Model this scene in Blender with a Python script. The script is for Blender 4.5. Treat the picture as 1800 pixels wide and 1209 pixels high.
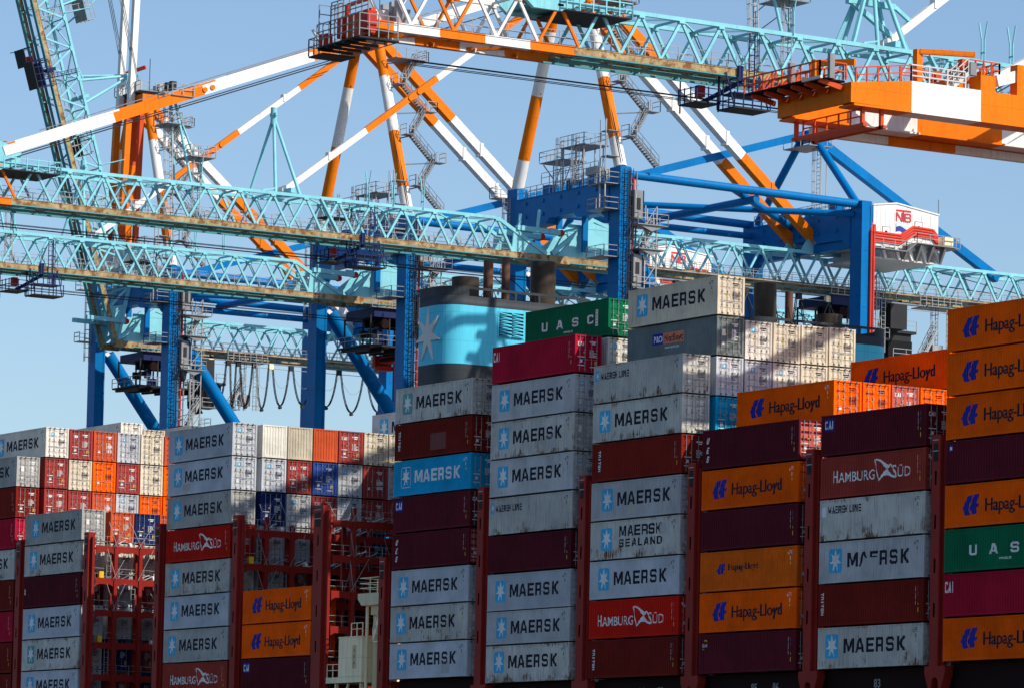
import bpy, bmesh, math, random
from mathutils import Vector, Matrix
from mathutils.geometry import tessellate_polygon
random.seed(7)
for o in list(bpy.data.objects): bpy.data.objects.remove(o)
SC = bpy.context.scene
COL = SC.collection
# ------------------------------------------------------------------ camera, sky, sun, exposure
cd = bpy.data.cameras.new('camera'); cam = bpy.data.objects.new('camera', cd); COL.objects.link(cam); SC.camera = cam
cd.sensor_width = 36.0; cd.sensor_fit = 'HORIZONTAL'
cd.lens = 7722.49 * 36 / 1800
cd.shift_y = (966.09 - 604.5) / 1800
cd.clip_start = 1; cd.clip_end = 60000
Rr = (0.52603406, 0.85018512, 0.02175857); Rd = (-0.04735035, 0.05482254, -0.99737277); Rf = (-0.84914434, 0.52362177, 0.06909509)
M = Matrix.Identity(4)
for i in range(3):
    M[i][0] = Rr[i]; M[i][1] = -Rd[i]; M[i][2] = -Rf[i]
M.translation = (251.687, -180.664, -16.366)
cam.matrix_world = M
SUN = Vector((1.0, 0.555, 0.91)).normalized()          # towards the sun
W = bpy.data.worlds.new('World'); SC.world = W; W.use_nodes = True
wn = W.node_tree; bg = wn.nodes['Background']
sky = wn.nodes.new('ShaderNodeTexSky'); sky.sky_type = 'NISHITA'; sky.sun_disc = False
sky.sun_elevation = math.asin(SUN.z); sky.sun_rotation = math.atan2(SUN.x, SUN.y)
sky.altitude = 0; sky.air_density = 1.0; sky.dust_density = 0.9; sky.ozone_density = 4.0
wn.links.new(sky.outputs[0], bg.inputs[0]); bg.inputs[1].default_value = 0.11
sl = bpy.data.lights.new('sun', 'SUN'); sl.energy = 3.7; sl.angle = math.radians(0.5); sl.color = (1.0, 0.92, 0.80)
so = bpy.data.objects.new('sun', sl); COL.objects.link(so); so.rotation_euler = SUN.to_track_quat('Z', 'Y').to_euler(); so.location = (0, 0, 150)
SC.view_settings.view_transform = 'Standard'; SC.view_settings.look = 'None'
SC.view_settings.exposure = 0.42; SC.view_settings.gamma = 1.0
SC.render.engine = 'CYCLES'
SC.cycles.use_denoising = True
SC.cycles.max_bounces = 6

# ------------------------------------------------------------------ materials
def lin(r, g, b):
    f = lambda c: (c / 255 / 12.92) if c <= 10 else ((c / 255 + .055) / 1.055) ** 2.4
    return (f(r), f(g), f(b))
def nodes(name):
    m = bpy.data.materials.new(name); m.use_nodes = True
    nt = m.node_tree; return m, nt, nt.nodes['Principled BSDF'], nt.nodes, nt.links
def paint(name, rgb, rough=.5, rust=.0, var=.12, spec=.07, rustcol=(.16, .07, .03), scale=.35, metal=0, dirt=.45, seam=0):
    """painted steel: slow tone variation, fine dirt, rust patches"""
    m, nt, b, N, L = nodes(name)
    tc = N.new('ShaderNodeTexCoord'); oi = N.new('ShaderNodeObjectInfo')
    ad = N.new('ShaderNodeVectorMath'); ad.operation = 'ADD'
    mu = N.new('ShaderNodeMath'); mu.operation = 'MULTIPLY'; mu.inputs[1].default_value = 57.0
    L.new(oi.outputs['Random'], mu.inputs[0]); L.new(tc.outputs['Object'], ad.inputs[0]); L.new(mu.outputs[0], ad.inputs[1])
    n1 = N.new('ShaderNodeTexNoise'); n1.inputs['Scale'].default_value = scale; n1.inputs['Detail'].default_value = 8; n1.inputs['Roughness'].default_value = .65
    L.new(ad.outputs[0], n1.inputs['Vector'])
    r1 = N.new('ShaderNodeMapRange'); r1.inputs[1].default_value = .3; r1.inputs[2].default_value = .7; r1.inputs[3].default_value = 1 - var; r1.inputs[4].default_value = 1 + var
    L.new(n1.outputs[0], r1.inputs[0])
    mx = N.new('ShaderNodeVectorMath'); mx.operation = 'SCALE'; mx.inputs[0].default_value = rgb; L.new(r1.outputs[0], mx.inputs['Scale'])
    col = mx.outputs[0]
    mp = N.new('ShaderNodeMapping'); mp.inputs['Scale'].default_value = (2.6, 2.6, .22); L.new(ad.outputs[0], mp.inputs[0])
    n3 = N.new('ShaderNodeTexNoise'); n3.inputs['Scale'].default_value = 1.0; n3.inputs['Detail'].default_value = 6; n3.inputs['Roughness'].default_value = .7; L.new(mp.outputs[0], n3.inputs['Vector'])
    r3 = N.new('ShaderNodeMapRange'); r3.inputs[1].default_value = .5; r3.inputs[2].default_value = .78; r3.inputs[3].default_value = 0; r3.inputs[4].default_value = dirt; L.new(n3.outputs[0], r3.inputs[0])
    m3 = N.new('ShaderNodeMix'); m3.data_type = 'RGBA'; L.new(r3.outputs[0], m3.inputs[0]); L.new(col, m3.inputs[6]); m3.inputs[7].default_value = (rgb[0] * .4 + .01, rgb[1] * .38 + .008, rgb[2] * .35 + .006, 1); col = m3.outputs[2]
    if seam:
        sx = N.new('ShaderNodeVectorMath'); sx.operation = 'SCALE'; sx.inputs['Scale'].default_value = 1 / seam; L.new(tc.outputs['Object'], sx.inputs[0])
        fr = N.new('ShaderNodeVectorMath'); fr.operation = 'FRACTION'; L.new(sx.outputs[0], fr.inputs[0]); se = N.new('ShaderNodeSeparateXYZ'); L.new(fr.outputs[0], se.inputs[0])
        last = None
        for q in (1, 2):
            k = N.new('ShaderNodeMath'); k.operation = 'LESS_THAN'; k.inputs[1].default_value = .035 / seam; L.new(se.outputs[q], k.inputs[0])
            if last: z = N.new('ShaderNodeMath'); z.operation = 'MAXIMUM'; L.new(last, z.inputs[0]); L.new(k.outputs[0], z.inputs[1]); last = z.outputs[0]
            else: last = k.outputs[0]
        kk = N.new('ShaderNodeMath'); kk.operation = 'MULTIPLY'; kk.inputs[1].default_value = .4; L.new(last, kk.inputs[0])
        m4 = N.new('ShaderNodeMix'); m4.data_type = 'RGBA'; L.new(kk.outputs[0], m4.inputs[0]); L.new(col, m4.inputs[6]); m4.inputs[7].default_value = (rgb[0] * .3, rgb[1] * .3, rgb[2] * .3, 1); col = m4.outputs[2]
    if rust > 0:
        n2 = N.new('ShaderNodeTexNoise'); n2.inputs['Scale'].default_value = 1.3; n2.inputs['Detail'].default_value = 9; n2.inputs['Roughness'].default_value = .7
        L.new(ad.outputs[0], n2.inputs['Vector'])
        r2 = N.new('ShaderNodeMapRange'); t = .72 - .32 * rust; r2.inputs[1].default_value = t; r2.inputs[2].default_value = t + .12
        L.new(n2.outputs[0], r2.inputs[0])
        m2 = N.new('ShaderNodeMix'); m2.data_type = 'RGBA'; L.new(r2.outputs[0], m2.inputs[0]); L.new(col, m2.inputs[6]); m2.inputs[7].default_value = (*rustcol, 1)
        col = m2.outputs[2]
    L.new(col, b.inputs['Base Color'])
    b.inputs['Roughness'].default_value = rough; b.inputs['Specular IOR Level'].default_value = spec; b.inputs['Metallic'].default_value = metal
    return m
def cpaint(name, rgb, rust=.3, dirt=.3, rough=.55):
    """container paint: faded patches, vertical run-off streaks, rust creeping up from the bottom rail and along the top rail, chips"""
    m, nt, b, N, L = nodes(name)
    tc = N.new('ShaderNodeTexCoord'); oi = N.new('ShaderNodeObjectInfo')
    mu = N.new('ShaderNodeMath'); mu.operation = 'MULTIPLY'; mu.inputs[1].default_value = 91.0; L.new(oi.outputs['Random'], mu.inputs[0])
    ad = N.new('ShaderNodeVectorMath'); ad.operation = 'ADD'; L.new(tc.outputs['Object'], ad.inputs[0]); L.new(mu.outputs[0], ad.inputs[1])
    sp = N.new('ShaderNodeSeparateXYZ'); L.new(tc.outputs['Object'], sp.inputs[0])
    def noise(scale, det, vec, rg=.65):
        n = N.new('ShaderNodeTexNoise'); n.inputs['Scale'].default_value = scale; n.inputs['Detail'].default_value = det; n.inputs['Roughness'].default_value = rg
        L.new(vec, n.inputs['Vector']); return n.outputs[0]
    def rng(v, a, c, d, e):
        r = N.new('ShaderNodeMapRange'); r.inputs[1].default_value = a; r.inputs[2].default_value = c; r.inputs[3].default_value = d; r.inputs[4].default_value = e; L.new(v, r.inputs[0]); return r.outputs[0]
    def math_(op, a, c):
        k = N.new('ShaderNodeMath'); k.operation = op
        for i, q in enumerate((a, c)):
            if isinstance(q, (int, float)): k.inputs[i].default_value = q
            else: L.new(q, k.inputs[i])
        return k.outputs[0]
    def mixc(fac, c1, c2):
        k = N.new('ShaderNodeMix'); k.data_type = 'RGBA'; L.new(fac, k.inputs[0])
        for i, q in ((6, c1), (7, c2)):
            if isinstance(q, tuple): k.inputs[i].default_value = (*q, 1)
            else: L.new(q, k.inputs[i])
        return k.outputs[2]
    mp = N.new('ShaderNodeMapping'); mp.inputs['Scale'].default_value = (5.0, 5.0, .35); L.new(ad.outputs[0], mp.inputs[0])
    fade = rng(noise(.38, 7, ad.outputs[0]), .3, .7, .74, 1.14)
    orf = rng(oi.outputs['Random'], 0, 1, .84, 1.1)
    sc = N.new('ShaderNodeVectorMath'); sc.operation = 'SCALE'; sc.inputs[0].default_value = rgb; L.new(math_('MULTIPLY', fade, orf), sc.inputs['Scale'])
    streak = noise(1.0, 5, mp.outputs[0])
    dirtf = math_('MULTIPLY', rng(streak, .5, .75, 0, 1), dirt)
    col = mixc(dirtf, sc.outputs[0], (rgb[0] * .35 + .02, rgb[1] * .33 + .015, rgb[2] * .30 + .01))
    # rust: streak pattern, stronger towards the sill and just under the header
    low = rng(sp.outputs[2], 0, 1.4, .10, 0); top = rng(sp.outputs[2], 2.45, 2.85, 0, .07)
    mod = math_('ADD', low, top)
    patch = noise(.8, 3, ad.outputs[0])
    s2 = math_('ADD', math_('MULTIPLY', noise(2.2, 8, mp.outputs[0], .75), .55), math_('MULTIPLY', patch, .45))
    rr = N.new('ShaderNodeMapRange'); t = .80 - .26 * rust; rr.inputs[1].default_value = t; rr.inputs[2].default_value = t + .07
    L.new(math_('ADD', s2, mod), rr.inputs[0])
    col = mixc(rr.outputs[0], col, (.15, .075, .038))
    chip = rng(noise(5.0, 5, ad.outputs[0]), .76 - .07 * rust, .79 - .07 * rust, 0, min(1, rust * 1.6))
    col = mixc(chip, col, (.07, .04, .025))
    bm_ = N.new('ShaderNodeBump'); bm_.inputs['Strength'].default_value = .5; bm_.inputs['Distance'].default_value = .09; L.new(noise(1.1, 3, ad.outputs[0]), bm_.inputs['Height']); L.new(bm_.outputs[0], b.inputs['Normal'])
    L.new(col, b.inputs['Base Color']); b.inputs['Roughness'].default_value = .7; b.inputs['Specular IOR Level'].default_value = .05
    return m
MT = {}
def P(name, *a, **k): MT[name] = paint(name, *a, **k)
P('teal', (.24, .60, .68), rust=.16, var=.10)
P('teal_pale', (.34, .62, .60), rust=.30, var=.18, rustcol=(.22, .10, .04))
P('rail_weathered', (.42, .31, .16), rust=.8, var=.35, rustcol=(.20, .095, .035), scale=.6)
P('teal_dark', (.09, .30, .33), rust=.2)
P('blue', (.001, .155, .43), rust=.02, var=.10, rough=.4, seam=3.6)
P('orange', (.80, .185, .006), rust=.05, var=.1, seam=3.6)
P('red_orange', (.60, .085, .025), rust=.1)
P('white', (.80, .79, .76), rust=.06, var=.05, seam=3.6)
P('grey', (.23, .24, .25), rust=.12, rough=.45, metal=.2)
P('galvanised', (.33, .34, .35), rough=.45, metal=.3, var=.2)
P('dark', (.035, .036, .04), rough=.6)
P('black', (.012, .012, .013), rough=.5)
P('bridge_red', (.27, .020, .015), rust=.22, var=.16, rustcol=(.09, .035, .025))
P('hull_red', (.22, .03, .03), rust=.2)
P('deck_dark', (.018, .008, .008), rough=.8)
P('red', (.5, .04, .03), rust=.05)
P('yellow', (.75, .47, .03))
P('cream', (1.0, .84, .55), rust=.14, var=.08, seam=2.4)
P('tan', (.66, .50, .28), rust=.2)
P('funnel_blue', (.10, .58, .78), rust=.0, var=.05, rough=.45, seam=2.4)
P('funnel_black', (.045, .052, .062), rust=.0, var=.18, seam=2.4)
P('soot', (.06, .047, .036), rust=.25, var=.3, rustcol=(.13, .09, .05), scale=.8)
P('pipe_brown', (.13, .065, .045), rust=.4, var=.3, rustcol=(.07, .04, .03))
P('silver', (.62, .62, .61), var=.06)
P('let_white', (.78, .78, .76), rust=.05, var=.12)
P('let_navy', (.012, .014, .03), var=.2)
P('let_blue', (.015, .025, .30), var=.15)
P('star_blue', (.06, .44, .70), var=.12)
P('star_teal', (.12, .36, .36), var=.2)
P('salmon', (.72, .23, .13), rust=.1)
P('navy', (.02, .03, .10))
P('let_yellow', (.7, .45, .06))
P('patch_grey', (.46, .47, .47), rust=.3)
P('patch_warm', (.50, .47, .41), rust=.5)
P('patch_dark', (.085, .016, .016), rust=.3)
P('stain_pale', (.17, .055, .05))
P('pipe_red', (.60, .06, .04))
P('ntb_red', (.62, .05, .06))
P('ntb_blue', (.05, .06, .32))
P('ntb_pale', (.55, .74, .72))
P('concrete', (.30, .29, .27), var=.15, rough=.9)
CP = {}
def C(name, rgb, rust=.3, dirt=.3): CP[name] = cpaint(name, rgb, rust, dirt)
C('grey', (.55, .55, .555), .46, .4)
C('grey_clean', (.545, .57, .61), .10, .15)
C('grey_worn', (.58, .565, .52), .80, .6)
C('grey_old', (.43, .425, .40), .66, .6)
C('slate', (.16, .19, .19), .62, .4)
C('cream', (.70, .62, .48), .50, .35)
C('cream_white', (.78, .74, .66), .45, .25)
C('orange', (.99, .125, .0), .10, .2)
C('orange_worn', (.78, .13, .006), .50, .45)
C('yellow', (.86, .36, .02), .08, .1)
C('purple', (.115, .010, .020), .10, .2)
C('brown', (.21, .015, .010), .10, .2)
C('brown_faded', (.38, .05, .035), .2, .3)
C('crimson', (.42, .008, .035), .10, .2)
C('red', (.58, .012, .005), .10, .2)
C('red_orange', (.62, .10, .035), .15, .25)
C('dark_red', (.38, .055, .048), .15, .3)
C('pink_red', (.60, .12, .09), .2, .3)
C('green', (.004, .16, .07), .10, .2)
C('green_lit', (.05, .33, .11), .1, .2)
C('sky_blue', (.01, .35, .62), .15, .2)
C('blue', (.035, .09, .36), .15, .25)
C('navy', (.012, .025, .12), .15, .2)

# ------------------------------------------------------------------ mesh builder
class MB:
    def __init__(s): s.v = []; s.f = []; s.m = []; s.sm = []; s.mats = []
    def mi(s, mat):
        if mat not in s.mats: s.mats.append(mat)
        return s.mats.index(mat)
    def face(s, idx, mat, smooth=False): s.f.append(idx); s.m.append(s.mi(mat)); s.sm.append(smooth)
    def box(s, x0, x1, y0, y1, z0, z1, mat):
        n = len(s.v)
        s.v += [(x0, y0, z0), (x1, y0, z0), (x1, y1, z0), (x0, y1, z0), (x0, y0, z1), (x1, y0, z1), (x1, y1, z1), (x0, y1, z1)]
        for q in ((3, 2, 1, 0), (4, 5, 6, 7), (0, 1, 5, 4), (1, 2, 6, 5), (2, 3, 7, 6), (3, 0, 4, 7)): s.face([n + i for i in q], mat)
    def bar(s, p, q, w, h, mat, up=(0, 0, 1)):
        p = Vector(p); q = Vector(q); d = q - p
        if d.length < 1e-6: return
        d.normalize(); u = Vector(up)
        if abs(d.dot(u)) > .985: u = Vector((0, 1, 0)) if abs(d.y) < .9 else Vector((1, 0, 0))
        a = d.cross(u).normalized() * w / 2; b = a.cross(d).normalized() * h / 2
        n = len(s.v)
        for e in (p, q):
            for t in (-a - b, a - b, a + b, -a + b): s.v.append(tuple(e + t))
        for k in ((0, 1, 2, 3), (7, 6, 5, 4), (0, 4, 5, 1), (1, 5, 6, 2), (2, 6, 7, 3), (3, 7, 4, 0)): s.face([n + i for i in k], mat)
    def tube(s, p, q, r, mat, n=8, r2=None, cap=True):
        p = Vector(p); q = Vector(q); d = q - p
        if d.length < 1e-6: return
        d.normalize(); u = Vector((0, 0, 1)) if abs(d.z) < .9 else Vector((1, 0, 0))
        a = d.cross(u).normalized(); b = a.cross(d).normalized(); r2 = r if r2 is None else r2
        k = len(s.v)
        for e, rr in ((p, r), (q, r2)):
            for i in range(n):
                t = 2 * math.pi * i / n; s.v.append(tuple(e + a * math.cos(t) * rr + b * math.sin(t) * rr))
        for i in range(n): s.face([k + i, k + n + i, k + n + (i + 1) % n, k + (i + 1) % n], mat, n > 5)
        if cap:
            c = len(s.v); s.v += s.v[k:k + 2 * n]
            s.face([c + i for i in range(n)], mat); s.face([c + 2 * n - 1 - i for i in range(n)], mat)
    def path(s, pts, r, mat, n=6):
        for a, b in zip(pts, pts[1:]): s.tube(a, b, r, mat, n, cap=False)
    def prism(s, pts, off, mat):
        """planar polygon swept by off"""
        off = Vector(off); n = len(s.v); k = len(pts)
        s.v += [tuple(p) for p in pts] + [tuple(Vector(p) + off) for p in pts]
        s.face([n + i for i in range(k)], mat); s.face([n + 2 * k - 1 - i for i in range(k)], mat)
        for i in range(k): s.face([n + i, n + k + i, n + k + (i + 1) % k, n + (i + 1) % k], mat)
    def tris(s, tris, mat, fn):
        for t in tris:
            n = len(s.v); s.v += [fn(*p) for p in t]; s.face([n, n + 1, n + 2], mat)
    def rail(s, pts, mat, h=1.1, step=1.5, r=.035, rails=(1.1, .6)):
        """railing along a polyline of floor points"""
        for a, b in zip(pts, pts[1:]):
            a = Vector(a); b = Vector(b); n = max(1, round((b - a).length / step))
            for i in range(n + 1):
                p = a.lerp(b, i / n); s.bar(p, p + Vector((0, 0, h)), 2 * r, 2 * r, mat)
            for z in rails: s.bar(a + Vector((0, 0, z)), b + Vector((0, 0, z)), 1.7 * r, 1.7 * r, mat)
    def ladder(s, p, q, mat, w=.5, side=(1, 0, 0), cage=False, out=(0, -1, 0)):
        p = Vector(p); q = Vector(q); a = Vector(side) * w / 2; o = Vector(out)
        s.bar(p - a, q - a, .07, .07, mat); s.bar(p + a, q + a, .07, .07, mat)
        n = int((q - p).length / .45)
        for i in range(n):
            c = p.lerp(q, (i + .5) / n); s.bar(c - a, c + a, .05, .05, mat)
        if cage:
            for i in range(int((q - p).length / 1.1)):
                c = p.lerp(q, (i + .5) / max(1, int((q - p).length / 1.1)))
                s.bar(c - a, c - a * .9 + o * .7, .05, .05, mat); s.bar(c + a, c + a * .9 + o * .7, .05, .05, mat); s.bar(c - a * .9 + o * .7, c + a * .9 + o * .7, .05, .05, mat)
            for k in (-.8, 0, .8): s.bar(p + a * k + o * .7, q + a * k + o * .7, .045, .045, mat)
    def stair(s, p, q, mat, w=.8, side=(1, 0, 0), rail=True):
        p = Vector(p); q = Vector(q); a = Vector(side) * w / 2
        for k in (-a, a):
            s.bar(p + k, q + k, .06, .26, mat)
            if rail:
                z = Vector((0, 0, 1.05)); s.bar(p + k + z, q + k + z, .06, .06, mat); s.bar(p + k + z * .5, q + k + z * .5, .05, .05, mat)
                for i in range(4):
                    c = p.lerp(q, i / 3) + k; s.bar(c, c + z, .06, .06, mat)
        n = max(2, int(abs(q.z - p.z) / .24))
        for i in range(n):
            c = p.lerp(q, (i + .5) / n); s.bar(c - a, c + a, .28, .04, mat, up=(0, 0, 1))
    def mesh(s, name, org=(0, 0, 0)):
        me = bpy.data.meshes.new(name)
        o = Vector(org)
        me.from_pydata([tuple(Vector(v) - o) for v in s.v], [], s.f)
        for m in s.mats: me.materials.append(MT[m] if isinstance(m, str) else m)
        me.polygons.foreach_set('material_index', s.m); me.polygons.foreach_set('use_smooth', s.sm)
        me.update(); return me
BASE = {}
def child(name, me, parent, loc=(0, 0, 0)):
    o = bpy.data.objects.new(name, me); COL.objects.link(o); o.parent = parent; o.location = loc
    BASE[o.name] = BASE[parent.name] + Vector(loc); return o
def thing(name, label, cat, loc, group=None, me=None):
    o = bpy.data.objects.new(name, me); COL.objects.link(o); o.location = loc; o['label'] = label; o['category'] = cat
    if group: o['group'] = group
    if me is None: o.empty_display_size = .5
    BASE[o.name] = Vector(loc); return o
def part(name, mb, parent): return child(name, mb.mesh(name, BASE[parent.name]), parent)
def structure(name, mb):
    o = bpy.data.objects.new(name, mb.mesh(name)); COL.objects.link(o); o['kind'] = 'structure'; return o
# ------------------------------------------------------------------ lettering
GL = {
 'M': [[(0,0),(0,1),(.27,1),(.5,.42),(.73,1),(1,1),(1,0),(.78,0),(.78,.62),(.58,.1),(.42,.1),(.22,.62),(.22,0)]],
 'A': [[(0,0),(.34,1),(.66,1),(1,0),(.75,0),(.69,.2),(.31,.2),(.25,0)], [(.38,.38),(.5,.78),(.62,.38)]],
 'E': [[(0,0),(0,1),(1,1),(1,.8),(.26,.8),(.26,.6),(.9,.6),(.9,.4),(.26,.4),(.26,.2),(1,.2),(1,0)]],
 'R': [[(0,0),(0,1),(.84,1),(1,.86),(1,.5),(.9,.42),(1,.34),(1,0),(.74,0),(.74,.34),(.26,.34),(.26,0)], [(.26,.53),(.26,.8),(.74,.8),(.74,.53)]],
 'S': [[(0,.14),(0,.3),(.26,.3),(.26,.2),(.74,.2),(.74,.4),(.14,.4),(0,.54),(0,.86),(.14,1),(.86,1),(1,.86),(1,.7),(.74,.7),(.74,.8),(.26,.8),(.26,.6),(.86,.6),(1,.46),(1,.14),(.86,0),(.14,0)]],
 'K': [[(0,0),(0,1),(.26,1),(.26,.6),(.66,1),(1,1),(.52,.52),(1,0),(.68,0),(.26,.44),(.26,0)]],
 'L': [[(0,0),(0,1),(.28,1),(.28,.2),(1,.2),(1,0)]],
 'I': [[(.3,0),(.3,1),(.7,1),(.7,0)]],
 'N': [[(0,0),(0,1),(.25,1),(.75,.38),(.75,1),(1,1),(1,0),(.75,0),(.25,.62),(.25,0)]],
 'D': [[(0,0),(0,1),(.75,1),(1,.8),(1,.2),(.75,0)], [(.26,.2),(.26,.8),(.66,.8),(.74,.7),(.74,.3),(.66,.2)]],
 'U': [[(0,.14),(0,1),(.28,1),(.28,.2),(.72,.2),(.72,1),(1,1),(1,.14),(.86,0),(.14,0)]],
 'C': [[(0,.14),(0,.86),(.14,1),(.86,1),(1,.86),(1,.68),(.72,.68),(.72,.8),(.28,.8),(.28,.2),(.72,.2),(.72,.32),(1,.32),(1,.14),(.86,0),(.14,0)]],
 'T': [[(0,.8),(0,1),(1,1),(1,.8),(.64,.8),(.64,0),(.36,0),(.36,.8)]],
 'O': [[(0,.14),(0,.86),(.14,1),(.86,1),(1,.86),(1,.14),(.86,0),(.14,0)], [(.26,.2),(.26,.8),(.74,.8),(.74,.2)]],
 'B': [[(0,0),(0,1),(.84,1),(1,.88),(1,.6),(.9,.52),(1,.42),(1,.12),(.84,0)], [(.22,.6),(.22,.84),(.76,.84),(.76,.6)], [(.22,.16),(.22,.43),(.76,.43),(.76,.16)]],
 'P': [[(0,0),(0,1),(.84,1),(1,.86),(1,.5),(.84,.36),(.26,.36),(.26,0)], [(.26,.55),(.26,.82),(.74,.82),(.74,.55)]],
 'a': [[(0,0),(0,.5),(1,.5),(1,0)]],      # lower half cut away: the patched A of the damaged word
}
def tess(loops):
    """triangles of an outline with holes"""
    vs = [Vector((*p, 0)) for lp in loops for p in lp]
    fl = [p for lp in loops for p in lp]
    return [tuple(fl[i] for i in t) for t in tessellate_polygon([[Vector((*p, 0)) for p in lp] for lp in loops])]
def glyph(ch, x0, x1, y0, y1, shear=0, rot=False):
    out = []
    for t in tess(GL[ch]):
        q = []
        for (u, v) in t:
            if rot: u, v = v, 1 - u
            q.append((x0 + u * (x1 - x0) + shear * v * (y1 - y0), y0 + v * (y1 - y0)))
        out.append(tuple(q))
    return out
def word(s, spans, y0, y1, shear=0):
    out = []
    for ch, (a, b) in zip(s, spans): out += glyph(ch, a, b, y0, y1, shear)
    return out
def spread(s, x0, x1, y0, y1, gap=.22, shear=0):
    wd = {'I': .5, 'M': 1.2, 'L': .85, ' ': .5}
    tot = sum(wd.get(c, 1) for c in s) + gap * (len(s) - 1); k = (x1 - x0) / tot; out = []; x = x0
    for c in s:
        w = wd.get(c, 1) * k
        if c != ' ': out += glyph(c, x, x + w, y0, y1, shear)
        x += w + gap * k
    return out
_TX = {}
def text(s, x0, x1, yb, cap, bold=.0):
    """words set in Blender's own font, fitted between x0 and x1 with capital height cap"""
    def raw(t):
        if (t, bold) in _TX: return _TX[(t, bold)]
        cu = bpy.data.curves.new('t', 'FONT'); cu.body = t; cu.size = 1; cu.offset = bold; cu.resolution_u = 3; cu.fill_mode = 'FRONT'
        ob = bpy.data.objects.new('t', cu); COL.objects.link(ob); dg = bpy.context.evaluated_depsgraph_get(); dg.update()
        me = bpy.data.meshes.new_from_object(ob.evaluated_get(dg))
        me.calc_loop_triangles()
        out = [tuple((me.vertices[i].co.x, me.vertices[i].co.y) for i in lt.vertices) for lt in me.loop_triangles]
        bpy.data.objects.remove(ob); bpy.data.curves.remove(cu); bpy.data.meshes.remove(me)
        _TX[(t, bold)] = out; return out
    H = raw('H'); hy = max(p[1] for t in H for p in t) - min(p[1] for t in H for p in t)
    T = raw(s); xa = min(p[0] for t in T for p in t); xb = max(p[0] for t in T for p in t)
    kx = (x1 - x0) / (xb - xa); ky = cap / hy
    return [tuple((x0 + (p[0] - xa) * kx, yb + p[1] * ky) for p in t) for t in T]
def star(cx, cy, rx, ry, n=7, k=.36, rot=0):
    pts = []
    for i in range(2 * n):
        a = math.pi / 2 + rot + math.pi * i / n; r = 1 if i % 2 == 0 else k
        pts.append((cx + rx * r * math.cos(a), cy + ry * r * math.sin(a)))
    return tess([pts])
def rrect(x0, x1, y0, y1, r):
    pts = []
    for (cx, cy, a0) in ((x1 - r, y1 - r, 0), (x0 + r, y1 - r, 90), (x0 + r, y0 + r, 180), (x1 - r, y0 + r, 270)):
        for i in range(5):
            a = math.radians(a0 + 22.5 * i); pts.append((cx + r * math.cos(a), cy + r * math.sin(a)))
    return pts
def rect(x0, x1, y0, y1): return [((x0, y0), (x1, y0), (x1, y1)), ((x0, y0), (x1, y1), (x0, y1))]
# corrugated side of a container: the profile every painted word follows
PER = .2785; S0 = .15; LEN = 12.192; WID = 2.438
BRK = [0, .11, .139, .249]
def depth(s):
    if s < S0 or s > LEN - S0: return .012
    u = (s - S0) % PER
    if u <= .11: return .012
    if u <= .139: return .012 + (u - .11) / .029 * .04
    if u <= .249: return .052
    return .052 - (u - .249) / .0295 * .04
def bumps(a, b):
    out = []; k = math.floor((a - S0) / PER)
    while S0 + k * PER < b:
        for q in BRK:
            x = S0 + k * PER + q
            if a < x < b: out.append(x)
        k += 1
    return out
def decal(name, layers):
    """layers: (triangles, material, lift). Each triangle is cut along the corrugation and laid on it."""
    mb = MB()
    for tr, mat, lift in layers:
        bm = bmesh.new()
        for t in tr:
            try: bm.faces.new([bm.verts.new((p[0], p[1], 0)) for p in t])
            except ValueError: pass
        xs = [v.co.x for v in bm.verts]
        for x in bumps(min(xs), max(xs)):
            bmesh.ops.bisect_plane(bm, geom=bm.verts[:] + bm.edges[:] + bm.faces[:], dist=1e-5, plane_co=(x, 0, 0), plane_no=(1, 0, 0))
        bm.verts.index_update(); n = len(mb.v)
        for v in bm.verts: mb.v.append((v.co.x - LEN / 2, -WID / 2 + depth(v.co.x) - .004 - lift, v.co.y))
        worn = name == 'lettering' and mat in ('let_navy', 'let_white') and not lift
        for f in bm.faces:
            if worn:
                s_ = f.calc_center_median().x; u = (s_ - S0) % PER
                if u > .249 and math.sin(s_ * 37) > -.2: continue
            ix = [n + v.index for v in f.verts]
            if f.normal.z < 0: ix.reverse()
            mb.face(ix, mat)
        bm.free()
    return mb.mesh(name)
H = 2.9; HS = 2.6
DEC = {}
def maersk_word(h, col='let_navy'):
    a, b = h - 1.86, h - .85
    return word('MAERSK', [(3.33,4.58),(4.69,5.78),(5.96,6.93),(7.1,7.97),(8.29,9.18),(9.5,10.55)], a, b)
def star_box(h, blue, white='let_white', outline=False):
    x0, x1, y0, y1 = 1.12, 2.72, h - 2.2, h - .5
    if outline:
        o = rrect(x0, x1, y0, y1, .25); i = rrect(x0 + .05, x1 - .05, y0 + .05, y1 - .05, .22)
        return [(tess([o, i]), white, 0), (star(1.92, h - 1.32, .68, .78, 7, .42), white, 0)]
    return [(tess([rrect(x0, x1, y0, y1, .22)]), blue, 0), (star(1.92, h - 1.34, .70, .82, 7, .42), white, .004)]
codes_dark = sum([rect(11.05 + i * .14, 11.15 + i * .14, 2.52 - j * .11, 2.58 - j * .11) for j in range(3) for i in range(4) if (i * 7 + j * 3) % 5], [])
def codes(h, mat):
    k = h - 2.9
    t = [tuple((p[0], p[1] + k) for p in q) for q in codes_dark]
    r = [(t, mat, 0), (rect(11.35, 11.41, h - 1.0, h - .72), mat, 0), ([((11.3, h - 1.3), (11.48, h - 1.3), (11.40, h - 1.1))], 'let_yellow', 0)]
    return r
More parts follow.
